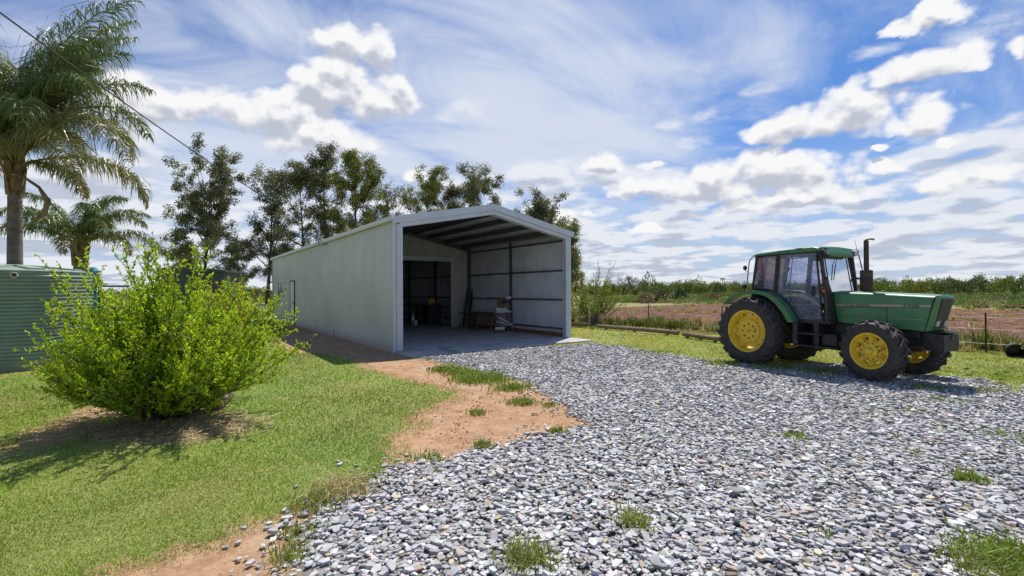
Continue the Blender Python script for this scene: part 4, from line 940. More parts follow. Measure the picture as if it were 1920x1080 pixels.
# teal rolled tarp hanging from a post behind it
d_ = ray(173, 520); k_ = 11.9 / d_.y; tx_, ty_ = d_.x * k_, 11.9
tp = empty('rolled_tarp', (tx_, ty_, GZ), 0, 'teal rolled tarp hanging on a dark post behind the ribbed tank', 'tarp')
mb = MB(); prof = [(0, 2.28), (.05, 2.27), (.12, 2.18), (.14, 2.0), (.11, 1.9), (.10, 1.4), (.11, .9), (.07, .5), (0, .48)]; mb.lathe(prof, 20)
mb.v = [(x + .02 * math.sin(9 * z + 3 * x), y + .02 * math.cos(11 * z), z) for x, y, z in mb.v]; mb.build('tarp_roll', M['teal'], tp, smooth=True)
mb = MB(); mb.box(.14, .18, .0, .04, 0, 2.0); mb.box(.18, .9, .01, .03, 1.78, 1.82); mb.bar((.18, .02, 1.8), (.02, .02, 2.1), .02, .02); mb.build('post', M['black'], tp)

# dark green outbuilding far behind the shrub
ox, oy = ray(372, 500).x / ray(372, 500).y * 27, 27
ob_ = empty('outbuilding', (ox, oy, GZ), .15, 'dark green low outbuilding behind the lime green shrub', 'outbuilding')
mb = MB(); mb.box(-1.9, 1.3, 0, 3, 0, 2.75); mb.build('wall', M['dkgreen'], ob_)
mb = MB(); mb.prism([(-2.05, 2.75), (1.45, 2.75), (1.45, 2.86), (-.3, 3.05), (-2.05, 2.98)], -.15, 3.15); mb.build('roof', M['dkgreen'], ob_)

# ---------------------------------------------------------------- shrubs
def leafquads(P, D, L, Wd, cols, cup=.25):
    "folded leaves: base P, direction D, length L, width W"
    n = len(P); D = D / np.linalg.norm(D, axis=1, keepdims=True); up = rng.normal(0, 1, (n, 3)); S_ = np.cross(D, up); S_ /= np.linalg.norm(S_, axis=1, keepdims=True); N_ = np.cross(S_, D)
    L = L[:, None]; Wd = Wd[:, None]; mid = P + D * L * .5
    a = P; b = mid + S_ * Wd * .5 + N_ * Wd * cup; c_ = P + D * L - N_ * L * .12; d = mid - S_ * Wd * .5 + N_ * Wd * cup
    V_ = np.stack([a, b, c_, d], 1).reshape(-1, 3); k = np.arange(n)[:, None] * 4
    F_ = np.concatenate([np.array([[0, 1, 2]]) + k, np.array([[0, 2, 3]]) + k]); return V_, F_, np.repeat(cols, 4, 0)
def tubes_np(segs, n=4):
    "segs: list of (pts(k,3), radii(k)) -> tri/quad arrays"
    V_, F_, off = [], [], 0
    ang = np.arange(n) * 2 * math.pi / n
    for pts, rad in segs:
        pts = np.asarray(pts); k = len(pts); d = np.gradient(pts, axis=0); d /= np.linalg.norm(d, axis=1, keepdims=True) + 1e-9
        ref = np.array([.31, .52, .79]); u = np.cross(d, ref); u /= np.linalg.norm(u, axis=1, keepdims=True) + 1e-9; w = np.cross(d, u)
        ring = pts[:, None, :] + (u[:, None, :] * np.cos(ang)[None, :, None] + w[:, None, :] * np.sin(ang)[None, :, None]) * np.asarray(rad)[:, None, None]
        V_.append(ring.reshape(-1, 3)); i = np.arange(k - 1)[:, None] * n; j = np.arange(n)[None, :]; j2 = (j + 1) % n
        F_.append(np.stack([i + j, i + j2, i + n + j2, i + n + j], -1).reshape(-1, 4) + off); off += k * n
    return np.vstack(V_), np.vstack(F_)
def unit(v): return v / (np.linalg.norm(v) + 1e-9)
def shrub(name, pos, label, cat, ns, L0, L1, el0, el1, leafL, leafW, col, twigs=14, lpt=13, group=None, stemmat='twig', spread=.15, young=None, curve=.25, azb=None, tw=(.12, .42), leafmat='bushleaf', start=.22, fac=(0, 0), short=0, maxleft=None, tall=0.0):
    root = empty(name, (pos[0], pos[1], GZ), 0, label, cat, group); segs = []; LP, LD, LA = [], [], []
    for i in range(ns):
        a = random.uniform(0, 6.283) if azb is None else azb(i); e = R(random.uniform(el0, el1)); L = random.uniform(L0, L1) * (1.0 - tall * math.sin(e) ** 3) * (1 + fac[0] * max(0, -math.sin(a)) - fac[1] * max(0, -math.cos(a)))
        if random.random() < short: L *= random.uniform(.38, .7)
        p = np.array([math.cos(a) * spread * random.random(), math.sin(a) * spread * random.random(), 0.0]); pts = [p.copy()]; d = np.array([math.cos(a) * math.cos(e), math.sin(a) * math.cos(e), math.sin(e)])
        while maxleft is not None and (pos[0] + L * math.cos(a) * math.cos(e)) / (pos[1] + L * math.sin(a) * math.cos(e)) < maxleft: L *= .93
        k = 9
        for j in range(k):
            d = unit(d + np.array([0, 0, curve / k]) + rng.normal(0, .06, 3)); p = p + d * L / k; pts.append(p.copy())
        pts = np.array(pts); segs.append((pts, np.linspace(.014 * L / 2, .002, k + 1)))
        for t in rng.uniform(start, 1.0, twigs):
            f_ = t * k; j = min(int(f_), k - 1); q = pts[j] + (pts[j + 1] - pts[j]) * (f_ - j); dd_ = unit(pts[j + 1] - pts[j]); td = unit(dd_ + rng.normal(0, .55, 3) + np.array([0, 0, .25]))
            tl = random.uniform(*tw) * (1.25 - .6 * t); q2 = q + td * tl * .5; td2 = unit(td + np.array([0, 0, .35]) + rng.normal(0, .1, 3)); q3 = q2 + td2 * tl * .5
            segs.append((np.array([q, q2, q3]), np.array([.0035, .0025, .0012])))
            m_ = max(4, int(lpt * tl / .3)); tt = rng.uniform(.05, 1.02, m_)[:, None]; pp = np.where(tt < .5, q + (q2 - q) * tt * 2, q2 + (q3 - q2) * (tt - .5) * 2)
            LP.append(pp); LD.append(td2[None] * .7 + rng.normal(0, .6, (m_, 3)) + np.array([0, 0, .15])); LA.append(np.full(m_, t))
        m_ = int(lpt * 1.6); tt = rng.uniform(.45, 1.0, m_) * k; jj = np.minimum(tt.astype(int), k - 1); LP.append(pts[jj] + (pts[jj + 1] - pts[jj]) * (tt - jj)[:, None]); LD.append(unit(pts[-1] - pts[-2])[None] + rng.normal(0, .6, (m_, 3))); LA.append(tt / k)
    LP, LD, LA = np.vstack(LP), np.vstack(LD), np.concatenate(LA); n = len(LP)
    ok_ = LP[:, 2] > .06; LP, LD, LA = LP[ok_], LD[ok_], LA[ok_]; n = len(LP)
    cols = jit(col, n, .22, .07)
    if young is not None: y_ = rng.uniform(0, 1, n) < np.clip(LA - .35, 0, .6); cols[y_] = jit(young, y_.sum(), .15, .05)
    V_, F_, C_ = leafquads(LP, LD, leafL * np.exp(rng.normal(0, .25, n)), leafW * np.exp(rng.normal(0, .2, n)), cols)
    npmesh('foliage', V_, F_, M[leafmat], root, cols=C_); V2, F2 = tubes_np(segs); npmesh('stems', V2, F2, M[stemmat], root)
    return root, n
bx, by = G(300, 790)
bigb, nb_ = shrub('shrub', (bx, by + .1), 'large lime green shrub on the lawn beside the ribbed tank', 'shrub', 280, 1.3, 2.3, 24, 88, .038, .021, (.34, .50, .028), 27, 22, start=.18, young=(.42, .54, .04), curve=.22, spread=.20, fac=(.22, .12), short=.28, maxleft=-.935, tall=.20)
print('bush leaves', nb_)
# log end showing under the shrub
lx, ly = G(405, 772); lg = empty('cut_log', (lx, ly, GZ + .075), 0, 'short cut log lying beside the lime green shrub', 'log')
mb = MB(); mb.tube([(-.28, .75, .0), (-.12, .3, .01), (0, 0, 0)], [.085, .09, .085], 14); mb.build('log', M['wood'], lg, smooth=True, angle=50)
mb = MB(); Mx = Matrix.Translation((.002, -.004, 0)) @ Vector((.12, -.3, 0)).to_track_quat('Z', 'Y').to_matrix().to_4x4(); mb.lathe([(0, .004), (.074, .004), (.078, -.02)], 14, Mx); mb.build('cut_face', M['timber'], lg)
# yellowing bush behind
bx2, by2 = ray(425, 520).x / ray(425, 520).y * 17, 17
shrub('shrub', (bx2, by2), 'yellowing leafy bush behind the lime green shrub near the outbuilding', 'shrub', 30, 1.3, 2.3, 35, 88, .07, .04, (.42, .36, .02), 10, 12)
# airy shrub at the right end of the shed
sx2, sy2 = G(1107, 611)
shrub('shrub', (sx2, sy2), 'sparse feathery shrub growing by the log rail right of the shed', 'shrub', 46, 1.6, 3.0, 28, 80, .075, .026, (.19, .26, .04), 12, 12, stemmat='greytwig', curve=.1, young=(.30, .34, .05), tw=(.2, .6), spread=.25)
mb = MB(); root = empty('bare_shoots', (sx2, sy2, GZ), 0, 'bare grey shoots rising above the feathery shrub by the rail', 'shoots')
segs = []
for dxx, dzz in ((-.55, 2.75), (-.25, 2.2), (.35, 3.1), (.15, 2.5), (1.25, 3.0), (.8, 2.6), (1.7, 2.6), (-.7, 2.5)):
    q = np.array([dxx * .35, random.uniform(-.3, .3), .5]); e_ = np.array([dxx, random.uniform(-.4, .4), dzz]); pts = [q + (e_ - q) * t + rng.normal(0, .02, 3) for t in np.linspace(0, 1, 6)]; segs.append((np.array(pts), np.linspace(.016, .004, 6)))
    for t in (.6, .75, .88):
        b0_ = q + (e_ - q) * t; segs.append((np.array([b0_, b0_ + np.array([random.uniform(-.2, .2), 0, .25])]), np.array([.006, .002])))
V2, F2 = tubes_np(segs); npmesh('stems', V2, F2, M['greytwig'], root)

# ---------------------------------------------------------------- log rails, posts, fence, tub
def rail(pa, pb, zt, r_, label):
    a_, b_ = np.array(G(*pa)), np.array(G(*pb)); o = empty('log_rail', (a_[0], a_[1], GZ), 0, label, 'log rail', 'log rails along the yard edge')
    L_ = b_ - a_; pts = [(L_[0] * t, L_[1] * t + random.uniform(-.01, .01), zt + random.uniform(-.008, .008)) for t in np.linspace(0, 1, 9)]
    MB().tube(pts, [r_ * random.uniform(.95, 1.05) for _ in pts], 12).build('log', M['wood'], o, smooth=True, angle=60)
    for t in (.12, .5, .88): MB().tube([(L_[0] * t, L_[1] * t, -.02), (L_[0] * t, L_[1] * t, zt - r_ * .7)], .06, 10).build('stump', M['wood'], o, smooth=True)
rail((1040, 611), (1108, 614) , .13, .075, 'short grey log rail ending behind the feathery shrub')
rail((1121, 617), (1272, 631), .13, .078, 'long weathered log rail between the feathery shrub and the tractor')
rail((1281, 633), (1350, 644), .13, .072, 'weathered log rail ending behind the tractor rear wheel')
def post(name, px, pyb, pyt, r_, mat, label, cat, n=8, yy=None):
    d = ray(px, pyb)
    if yy is None: x, y = G(px, pyb)
    else: x, y = d.x / d.y * yy, yy
    top = CAMH + ray(px, pyt).z / ray(px, pyt).y * y
    o = MB().tube([(0, 0, 0), (.01, 0, (top - GZ) * .5), (.0, 0, top - GZ)], r_, n).build(name, mat, smooth=True, angle=50); o.location = (x, y, GZ); return tag(o, label, cat), (x, y)
post('pipe_post', 1122, 610, 595, .05, M['pvc'], 'short pale pipe post standing beside the feathery shrub', 'post', 12)
post('timber_post', 1091, 575, 512, .10, M['wood'], 'tall grey timber post above the feathery shrub', 'post', 8, 34)
fence = empty('wire_fence', (0, 0, GZ), 0, 'low wire fence with rusty steel posts along the ploughed field', 'fence')
p1 = np.array(G(1216, 612)); p2 = np.array(G(1848, 661)); fdv = p2 - p1; fpts = [p1 + fdv * t for t in (-.55, -.2, 0, .33, .66, 1.0, 1.35)]
for i, p in enumerate(fpts):
    if i in (1,): continue
    mb = MB(); hh = 1.0 if i != 5 else 1.02; mb.box(-.022, .022, -.004, .004, 0, hh); mb.box(-.004, .004, -.026, -.0045, 0, hh); o = mb.build('post', M['rust'], fence); o.location = (p[0], p[1], 0); o.rotation_euler = (0, 0, .4)
for zz in (.25, .62, .92):
    MB().tube([(p[0], p[1], zz - .02 * (i % 2)) for i, p in enumerate(fpts)], .0035, 5).build('wire', M['steel'], fence)
tbx, tby = G(1902, 669); tb = empty('black_tub', (tbx, tby, GZ + .16), 0, 'black plastic tub lying on its side by the fence', 'tub')
mb = MB(); Mt = Matrix.Rotation(R(-35), 4, 'Z') @ Matrix.Rotation(R(100), 4, 'X'); mb.lathe([(0, -.20), (.17, -.20), (.23, .15), (.25, .16), (.25, .18), (.215, .175), (.16, -.17), (0, -.18)], 32, Mt); mb.build('tub', M['plastic'], tb, smooth=True)
tb.scale = (.76, .76, .76)
mb = MB(); mb.lathe([(.0, -.05)] + [(.05 * math.cos(a), .05 * math.sin(a)) for a in np.linspace(-1.4, 1.4, 9)] + [(0, .05)], 16, Matrix.Translation((.06, -.19, .10))); mb.build('float', M['pvc'], tb, smooth=True)

# ---------------------------------------------------------------- palms
def palm(pos, zc_, rt, label, fronds, seed, flen, nleaf, lw, col, dry, sheaths=True):
    global rng
    root = empty('palm_tree', (pos[0], pos[1], GZ), 0, label, 'palm tree')
    mb = MB(); H_ = zc_ - GZ; prof = []
    for i in range(46):
        t = i / 45; prof.append((rt * (1.12 - .22 * t + .012 * (i % 2) + (.25 * max(0, t - .86) / .14 * .6)), H_ * t))
    prof.append((.02, H_ + .25)); mb.lathe(prof, 24); mb.build('trunk', M['palmbark'], root, smooth=True, angle=60)
    mb = MB()
    for i in range(9):
        a = i * 2.4; r_ = rt * 1.0; z_ = H_ - .15 - .05 * i; mb.add([Matrix.Rotation(a, 4, 'Z') @ Vector(v) for v in ((r_ * .8, -rt * .8, z_ - .35), (r_ * .8, rt * .8, z_ - .35), (r_ * 1.15, .08, z_ + .25), (r_ * 1.15, -.08, z_ + .25), (r_ * 1.55, 0, z_ + .50))], [(0, 1, 2, 3), (3, 2, 4)])
    o = mb.build('leaf_base', M['husk'], root); s_ = o.modifiers.new('s', 'SOLIDIFY'); s_.thickness = .03
    for (a, e, L, droop, wgt) in fronds:
        k = 22; a = R(a); e = R(e); h = np.array([math.cos(a), math.sin(a), 0]); p = np.array([0, 0, H_ + .05]) + h * rt * .7; pts = [p.copy()]; ang = e
        for j in range(k):
            ang -= R(droop) / k * (.35 + 1.3 * j / k); d = h * math.cos(ang) + np.array([0, 0, math.sin(ang)]); p = p + d * L / k; pts.append(p.copy())
        pts = np.array(pts); V2, F2 = tubes_np([(pts, np.linspace(.045, .006, k + 1) * (rt / .2))], 5)
        fr = npmesh('frond', V2, F2, M['palmstem'], root, smooth=True)
        side = np.cross(h, [0, 0, 1.0]); t = np.repeat(np.linspace(.14, 1.0, nleaf), 2); sg = np.tile([1, -1], nleaf).astype(float); t = np.clip(t + rng.normal(0, .004, len(t)), .1, 1)
        f_ = t * k; jj = np.minimum(f_.astype(int), k - 1); P0 = pts[jj] + (pts[jj + 1] - pts[jj]) * (f_ - jj)[:, None]; fw_ = pts[jj + 1] - pts[jj]; fw_ /= np.linalg.norm(fw_, axis=1, keepdims=True)
        prf = np.clip(np.sin(np.clip(t * 1.02, 0, 1) * math.pi) ** .55, .25, 1); ll = L * .235 * prf * np.exp(rng.normal(0, .12, len(t)))
        D1 = side[None] * sg[:, None] * 1.0 + fw_ * .55 + rng.normal(0, .30, (len(t), 3)) + np.array([0, 0, .15]) ; D1 /= np.linalg.norm(D1, axis=1, keepdims=True)
        D2 = D1 * .65 + np.array([0, 0, -.85]) + rng.normal(0, .12, (len(t), 3)); D2 /= np.linalg.norm(D2, axis=1, keepdims=True)
        D3 = D2 * .55 + np.array([0, 0, -1.0]); D3 /= np.linalg.norm(D3, axis=1, keepdims=True)
        q1 = P0 + D1 * ll[:, None] * .38; q2 = q1 + D2 * ll[:, None] * .36; q3 = q2 + D3 * ll[:, None] * .32
        wv = np.cross(D1, rng.normal(0, 1, (len(t), 3))); wv /= np.linalg.norm(wv, axis=1, keepdims=True); wv *= lw
        V_ = np.stack([P0 - wv * .5, P0 + wv * .5, q1 + wv, q1 - wv, q2 + wv * .8, q2 - wv * .8, q3], 1).reshape(-1, 3); kk = np.arange(len(t))[:, None] * 7
        F_ = np.concatenate([np.array([tri]) + kk for tri in ((0, 1, 2), (0, 2, 3), (3, 2, 4), (3, 4, 5), (5, 4, 6))])
        cc = jit(col if wgt < .5 else tuple(.5 * a_ + .5 * b_ for a_, b_ in zip(col, dry)), len(t), .22, .06); yy = rng.uniform(0, 1, len(t)) < wgt * .5; cc[yy] = jit(dry, yy.sum(), .2, .05)
        npmesh('leaflets', V_, F_, M['palmleaf'], fr, cols=np.repeat(cc, 7, 0))
    return root
M['palmstem'] = pm('palm_midrib', (.20, .22, .06), (.26, .20, .08), 6, .5)
GP, DP = (.12, .175, .045), (.28, .24, .09)
p1x = ray(28, 400).x / ray(28, 400).y * 13.8
fr1 = [(5, 66, 5.0, 135, .3), (-12, 48, 5.0, 130, .7), (-28, 34, 4.6, 120, .9), (25, 78, 5.0, 95, .1), (60, 84, 4.8, 70, 0), (100, 80, 4.8, 80, 0), (-20, 72, 5.0, 120, .1), (0, 84, 5.0, 75, 0), (180, 82, 5.0, 70, 0), (-70, 74, 4.8, 105, .1), (90, 80, 4.7, 55, 0), (135, 76, 4.6, 75, 0), (35, 84, 4.7, 55, 0), (205, 82, 4.7, 60, 0), (-110, 82, 4.7, 60, 0), (140, 60, 4.2, 120, .2), (175, 50, 4.2, 125, .3),
       (200, 65, 4.2, 110, .1), (230, 50, 4.0, 120, .4), (262, 60, 4.1, 120, .2), (290, 72, 4.0, 105, .1), (318, 55, 4.2, 125, .4), (338, 76, 4.2, 105, 0), (-60, 30, 3.2, 110, .9), (155, 30, 3.8, 115, .8), (40, 30, 3.8, 120, .8), (-5, 5, 2.6, 80, 1.0), (80, 85, 3.8, 80, 0), (250, 20, 3.2, 95, .9), (0, 80, 4.0, 90, .0)]
fr1 = [(a_, e_, L_ * ((1.24 if e_ >= 80 else .92 if -45 < a_ < 40 else 1.12) if e_ > 64 else .97), d_ * (.85 if e_ > 64 and not -45 < a_ < 40 else 1.0), w_) for a_, e_, L_, d_, w_ in fr1]
pl1 = palm((p1x, 13.8), 5.25, .165, 'tall palm with long drooping fronds behind the ribbed tank', fr1, 1, 4, 200, .0135, GP, DP)
mb = MB(); pts = [(.15, -.2, 5.0), (.55, -.3, 4.9), (1.0, -.35, 4.6), (1.25, -.35, 4.2), (1.15, -.35, 3.85), (.8, -.35, 3.6)]; mb.tube(pts, [.03, .035, .045, .10, .09, .02], 8); mb.v = [(x, -.3 + (y + .3) * .35, z) for x, y, z in mb.v]; mb.build('flower_sheath', M['husk'], pl1, smooth=True)
p2x = ray(150, 480).x / ray(150, 480).y * 19
fr2 = [(0, 62, 3.1, 125, .1), (-30, 50, 3.0, 125, .3), (20, 35, 3.0, 110, .4), (60, 70, 3.0, 100, 0), (110, 65, 3.1, 115, 0), (150, 50, 3.1, 120, .2), (185, 60, 3.2, 120, .1), (215, 40, 3.0, 110, .4), (250, 62, 3.0, 120, .1), (285, 50, 3.0, 120, .2), (320, 66, 3.1, 115, 0), (345, 25, 2.8, 95, .6), (80, 84, 2.8, 80, 0), (200, 80, 2.9, 90, 0), (-10, 78, 3.0, 100, 0), (300, 20, 2.4, 90, .6)]
palm((p2x, 19.0), 3.5, .21, 'shorter palm with feathery fronds between the tank and the lime green shrub', fr2, 2, 3, 140, .014, (.11, .17, .04), DP)

# ---------------------------------------------------------------- tall trees behind the shed
def tree(px, Y, ytop, hw_px, label, dens, col, seed, base=.22, nl=26, lean=0.0, shape='oval', name='tall_tree', group='tall trees behind the shed', ls=.24):
    r_ = np.random.default_rng(seed); k_ = Y / FPX; dd_ = ray(px, 500); x0 = dd_.x / dd_.y * Y
    H_ = CAMH + ray(px, ytop).z / ray(px, ytop).y * Y - GZ; H_ *= .90; hw = hw_px * k_ * 1.25
    root = empty(name, (x0, Y, GZ), 0, label, 'tree', group); segs = []; clumps = []
    k = 12; tpts = np.array([[lean * t * t * H_ + .25 * math.sin(3 * t + seed), .2 * math.sin(4 * t + seed * 2), H_ * .96 * t] for t in np.linspace(0, 1, k + 1)]); tpts[:, 0] -= tpts[0, 0]
    r0 = .02 * H_ * .8; segs.append((tpts, r0 * (1 - np.linspace(0, .93, k + 1))))
    for i in range(nl):
        t = base + (1 - base) * ((i + .5) / nl) ** .85; t = min(.98, t + r_.normal(0, .012)); f_ = t * k; j = min(int(f_), k - 1); q = tpts[j] + (tpts[j + 1] - tpts[j]) * (f_ - j)
        u = (t - base) / (1 - base)
        env = {'oval': math.sin(math.pi * (u * .86 + .12)) ** .7, 'cone': (1 - u) ** .6 * .95 + .12, 'top': .35 + .65 * math.sin(math.pi * min(1, u * .8 + .15)), 'wide': max(.3, 1 - .55 * u) * (.8 + .2 * math.sin(9 * u))}[shape]
        a = i * 2.39996 + r_.normal(0, .4); L = hw * env * r_.uniform(.65, 1.15); e = R(r_.uniform(28, 58)) + .35 * u
        d = np.array([math.cos(a) * math.cos(e), math.sin(a) * math.cos(e), math.sin(e)]); Lt = L / max(.45, math.cos(e)); pts = [q]; p = q.copy()
        for s_ in range(5): d = unit(d + r_.normal(0, .13, 3) + np.array([0, 0, -.04])); p = p + d * Lt / 5; pts.append(p)
        pts = np.array(pts); rb = max(.02, r0 * (1 - t) * .42 + .015); segs.append((pts, np.linspace(rb, .012, 6)))
        for s_ in range(int(6 + 3 * r_.random())):
            tt = r_.uniform(.3, 1.0); f2 = tt * 5; j2 = min(int(f2), 4); b0_ = pts[j2] + (pts[j2 + 1] - pts[j2]) * (f2 - j2); d2 = unit(d + r_.normal(0, .8, 3)); l2 = r_.uniform(.3, .9) * (.4 + .12 * H_ / 2.2); e2 = b0_ + d2 * l2
            segs.append((np.array([b0_, (b0_ + e2) / 2 + r_.normal(0, .05, 3), e2]), np.array([.018, .012, .006])))
            clumps.append((e2, r_.uniform(.32, .75))); 
            if r_.random() < .6: clumps.append(((b0_ + e2) / 2, r_.uniform(.25, .5)))
        clumps.append((pts[-1], .6))
    for s_ in range(5): clumps.append((tpts[-1] + r_.normal(0, .3, 3), .5))
    LP, LD, LC = [], [], []
    for c_, rad in clumps:
        if r_.random() > .45 + dens * .55: continue
        m_ = int(56 * dens * (rad / .5) ** 1.5) + 4; pp = r_.normal(0, 1, (m_, 3)); pp /= np.linalg.norm(pp, axis=1, keepdims=True); pp *= (r_.uniform(0, 1, (m_, 1)) ** .5) * rad * np.array([1, 1, .8]); LP.append(c_ + pp)
        LD.append(pp * .8 + np.array([0, 0, -.25]) + r_.normal(0, .35, (m_, 3))); tone = math.exp(r_.normal(0, .22)); LC.append(np.clip(np.array(col)[None] * tone * np.exp(r_.normal(0, .22, (m_, 1))), 0, 1) * np.ones((1, 3)))
    LP, LD, LC = np.vstack(LP), np.vstack(LD), np.vstack(LC); n = len(LP); V_, F_, C_ = leafquads(LP, LD, ls * np.exp(r_.normal(0, .3, n)), ls * .42 * np.exp(r_.normal(0, .2, n)), LC)
    npmesh('crown', V_, F_, M['leaf'], root, cols=C_); V2, F2 = tubes_np(segs, 6); npmesh('trunk', V2, F2, M['bark'], root, smooth=True); return n
OLV, DGR, YGR, GRY = (.165, .18, .085), (.11, .13, .07), (.22, .245, .06), (.16, .16, .11)
nt_ = 0
for a_ in [(385, 58, 322, 80, 'broad olive tree with a forked crown, leftmost of the tall trees', 1.15, OLV, 11, .16, 38, .0, 'wide'),
           (502, 62, 322, 46, 'sparse tall tree with its whole dark trunk showing beside the shed corner', .55, DGR, 12, .16, 34, .0, 'wide'),
           (566, 60, 306, 38, 'olive tree over the rear of the shed roof, third from the left', .85, OLV, 13, .25, 30, .0, 'oval'),
           (614, 60, 271, 32, 'tallest narrow tree with an airy top behind the shed roof', .75, OLV, 14, .28, 30, .0, 'top'),
           (672, 58, 286, 38, 'dense bright green tree right of the tallest narrow tree', 1.1, YGR, 15, .25, 32, .0, 'top'),
           (727, 60, 330, 24, 'almost leafless thin tree above the left roof edge', .22, GRY, 16, .25, 26, .0, 'oval'),
           (796, 62, 337, 38, 'rounded yellow green tree above the middle of the left roof slope', .9, YGR, 17, .3, 28, .0, 'top'),
           (846, 64, 334, 22, 'small narrow tree left of the ridge end', .8, OLV, 18, .3, 22, .0, 'oval'),
           (897, 62, 329, 38, 'leafy tree directly above the shed ridge', .85, OLV, 19, .3, 28, .0, 'top'),
           (1022, 60, 371, 36, 'dark rounded tree over the right roof slope', .9, OLV, 20, .2, 28, .0, 'oval'),
           (1070, 55, 410, 22, 'loose green tree at the right corner of the shed', .8, YGR, 21, .12, 28, .0, 'wide')]:
    nt_ += tree(*a_)
for px, Y, yt, hw, lb, seed in [(440, 66, 455, 34, 'low dark tree between the two left tall trees', 31), (535, 66, 470, 26, 'low dark tree beside the far corner of the shed', 32), (350, 66, 470, 26, 'low dark tree behind the outbuilding', 33)]:
    nt_ += tree(px, Y, yt, hw, lb, .8, DGR, seed, .12, 20, .0, 'oval', 'small_tree', 'low trees under the tall ones')
print('tree leaves', nt_)
# pale edging with mounded soil below the trees
e0, e1 = ray(470, 500).x / ray(470, 500).y * 46, ray(515, 500).x / ray(515, 500).y * 46
mb = MB(); mb.box(e0 - 1, e1 + 1, 45.9, 46.1, GZ, GZ + .22); ed = mb.build('kerb', M['white'], bevel=.02); tag(ed, 'low pale edging below the tall trees left of the shed', 'edging')

# ---------------------------------------------------------------- scrub, orchard, distance
def mass(name, items, leaf_mat, label, cat, kind='stuff'):
    "items: (x, y, z0, rx, ry, rz, n, ls, col)"
    V_, F_, C_, off = [], [], [], 0
    for (x, y, z0, rx, ry, rz_, n, ls, col) in items:
        p = rng.normal(0, 1, (n, 3)); p /= np.linalg.norm(p, axis=1, keepdims=True); p *= rng.uniform(.35, 1.0, (n, 1)) ** .3; p[:, 2] = np.abs(p[:, 2])
        lump = 1 + .25 * np.sin(p[:, :1] * 5 + x) * np.cos(p[:, 1:2] * 4 + y + 3 * p[:, 2:3])
        P = p * lump * np.array([rx, ry, rz_]) + np.array([x, y, z0]); cc = jit(col, n, .28, .08)
        v, f_, c_ = leafquads(P, p * .8 + rng.normal(0, .7, (n, 3)) + np.array([0, 0, .1]), ls * np.exp(rng.normal(0, .3, n)), ls * .5 * np.exp(rng.normal(0, .2, n)), cc)
        V_.append(v); F_.append(f_ + off); C_.append(c_); off += len(v)
    o = npmesh(name, np.vstack(V_), np.vstack(F_), leaf_mat, cols=np.vstack(C_)); return tag(o, label, cat, kind=kind)
far0 = fo + rn * FWn        # far edge of the ploughed field
items = []
cs = [(.16, .24, .05), (.20, .26, .05), (.12, .20, .05), (.15, .21, .10), (.26, .27, .12), (.13, .12, .07), (.18, .17, .08), (.15, .24, .06)]
for i in range(1050):
    u = random.uniform(-30, 105); v = random.uniform(.2, 46) ; p = far0 + ru * u + rn * v; d_ = math.hypot(*p)
    if p[1] < 3 or abs(p[0]) > 1.3 * p[1] + 10: continue
    h_ = random.uniform(.30, .75) + .008 * v; s_ = random.uniform(.8, 2.2)
    items.append((p[0], p[1], GZ, s_, s_, h_, int(200 + 9000 / d_), .0024 * d_, random.choice(cs)))
mass('scrub', items, M['leaf'], 'rough green scrub and weeds beyond the ploughed field', 'scrub')
items = []
for row in range(3):
    base_p = far0 + rn * (50 + row * 7)
    for i in range(86):
        u = -75 + i * 2.75 + random.uniform(-.6, .6); p = base_p + ru * u + rn * random.uniform(-1, 1)
        if p[1] < 3 or abs(p[0]) > 1.35 * p[1] + 10: continue
        s_ = random.uniform(1.55, 2.0); hh = random.uniform(2.4, 2.9) * (1.0 + .12 * math.sin(u * .11)); items.append((p[0], p[1], GZ + .3, s_, s_, hh, 1300, .27, random.choice([(.12, .18, .03), (.16, .22, .03), (.085, .13, .03), (.19, .23, .035)])))
mass('orchard', items, M['leaf'], 'distant orchard rows standing along the horizon', 'orchard')
items = []
for i in range(420):
    y = random.uniform(70, 125); x = random.uniform(-1.2, .1) * y; s_ = random.uniform(1.5, 3.5); items.append((x, y, GZ, s_, s_, random.uniform(.8, 1.9) + .012 * (y - 60), 110, .45, random.choice(cs)))
mass('roadside_scrub', items, M['leaf'], 'far green scrub beyond the tall trees', 'scrub')
# single bushes one can pick out at the field edge
k = 0
for px, Y, ytop, hw, col, lb in [(1275, 62, 543, 15, (.05, .10, .035), 'dark green bush at the far edge of the ploughed field'), (1210, 60, 550, 16, (.24, .20, .10), 'straw coloured tussock bush left of the dark green bush'),
        (1240, 61, 547, 12, (.13, .11, .075), 'grey brown bush between the straw bush and the dark green bush'), (1340, 58, 552, 12, (.22, .18, .11), 'brown grass clump just left of the tractor cab'), (1830, 40, 566, 18, (.26, .20, .09), 'straw coloured bush beyond the tractor nose'), (1905, 38, 572, 16, (.24, .17, .10), 'brown bush at the right edge beyond the field'),
        (1300, 108, 524, 22, (.15, .20, .04), 'rounded orchard tree rising above the far hedge line'), (1215, 106, 519, 16, (.14, .19, .05), 'tallest bushy tree in the far hedge line right of the bare tree')]:
    d = ray(px, 540); x = d.x / d.y * Y; top = CAMH + ray(px, ytop).z / ray(px, ytop).y * Y
    mass('field_bush', [(x, Y, GZ, hw * Y / FPX, hw * Y / FPX, top - GZ, 520, .0045 * Y, col)], M['leaf'], lb, 'bush', kind=None)['kind'] = 'thing'
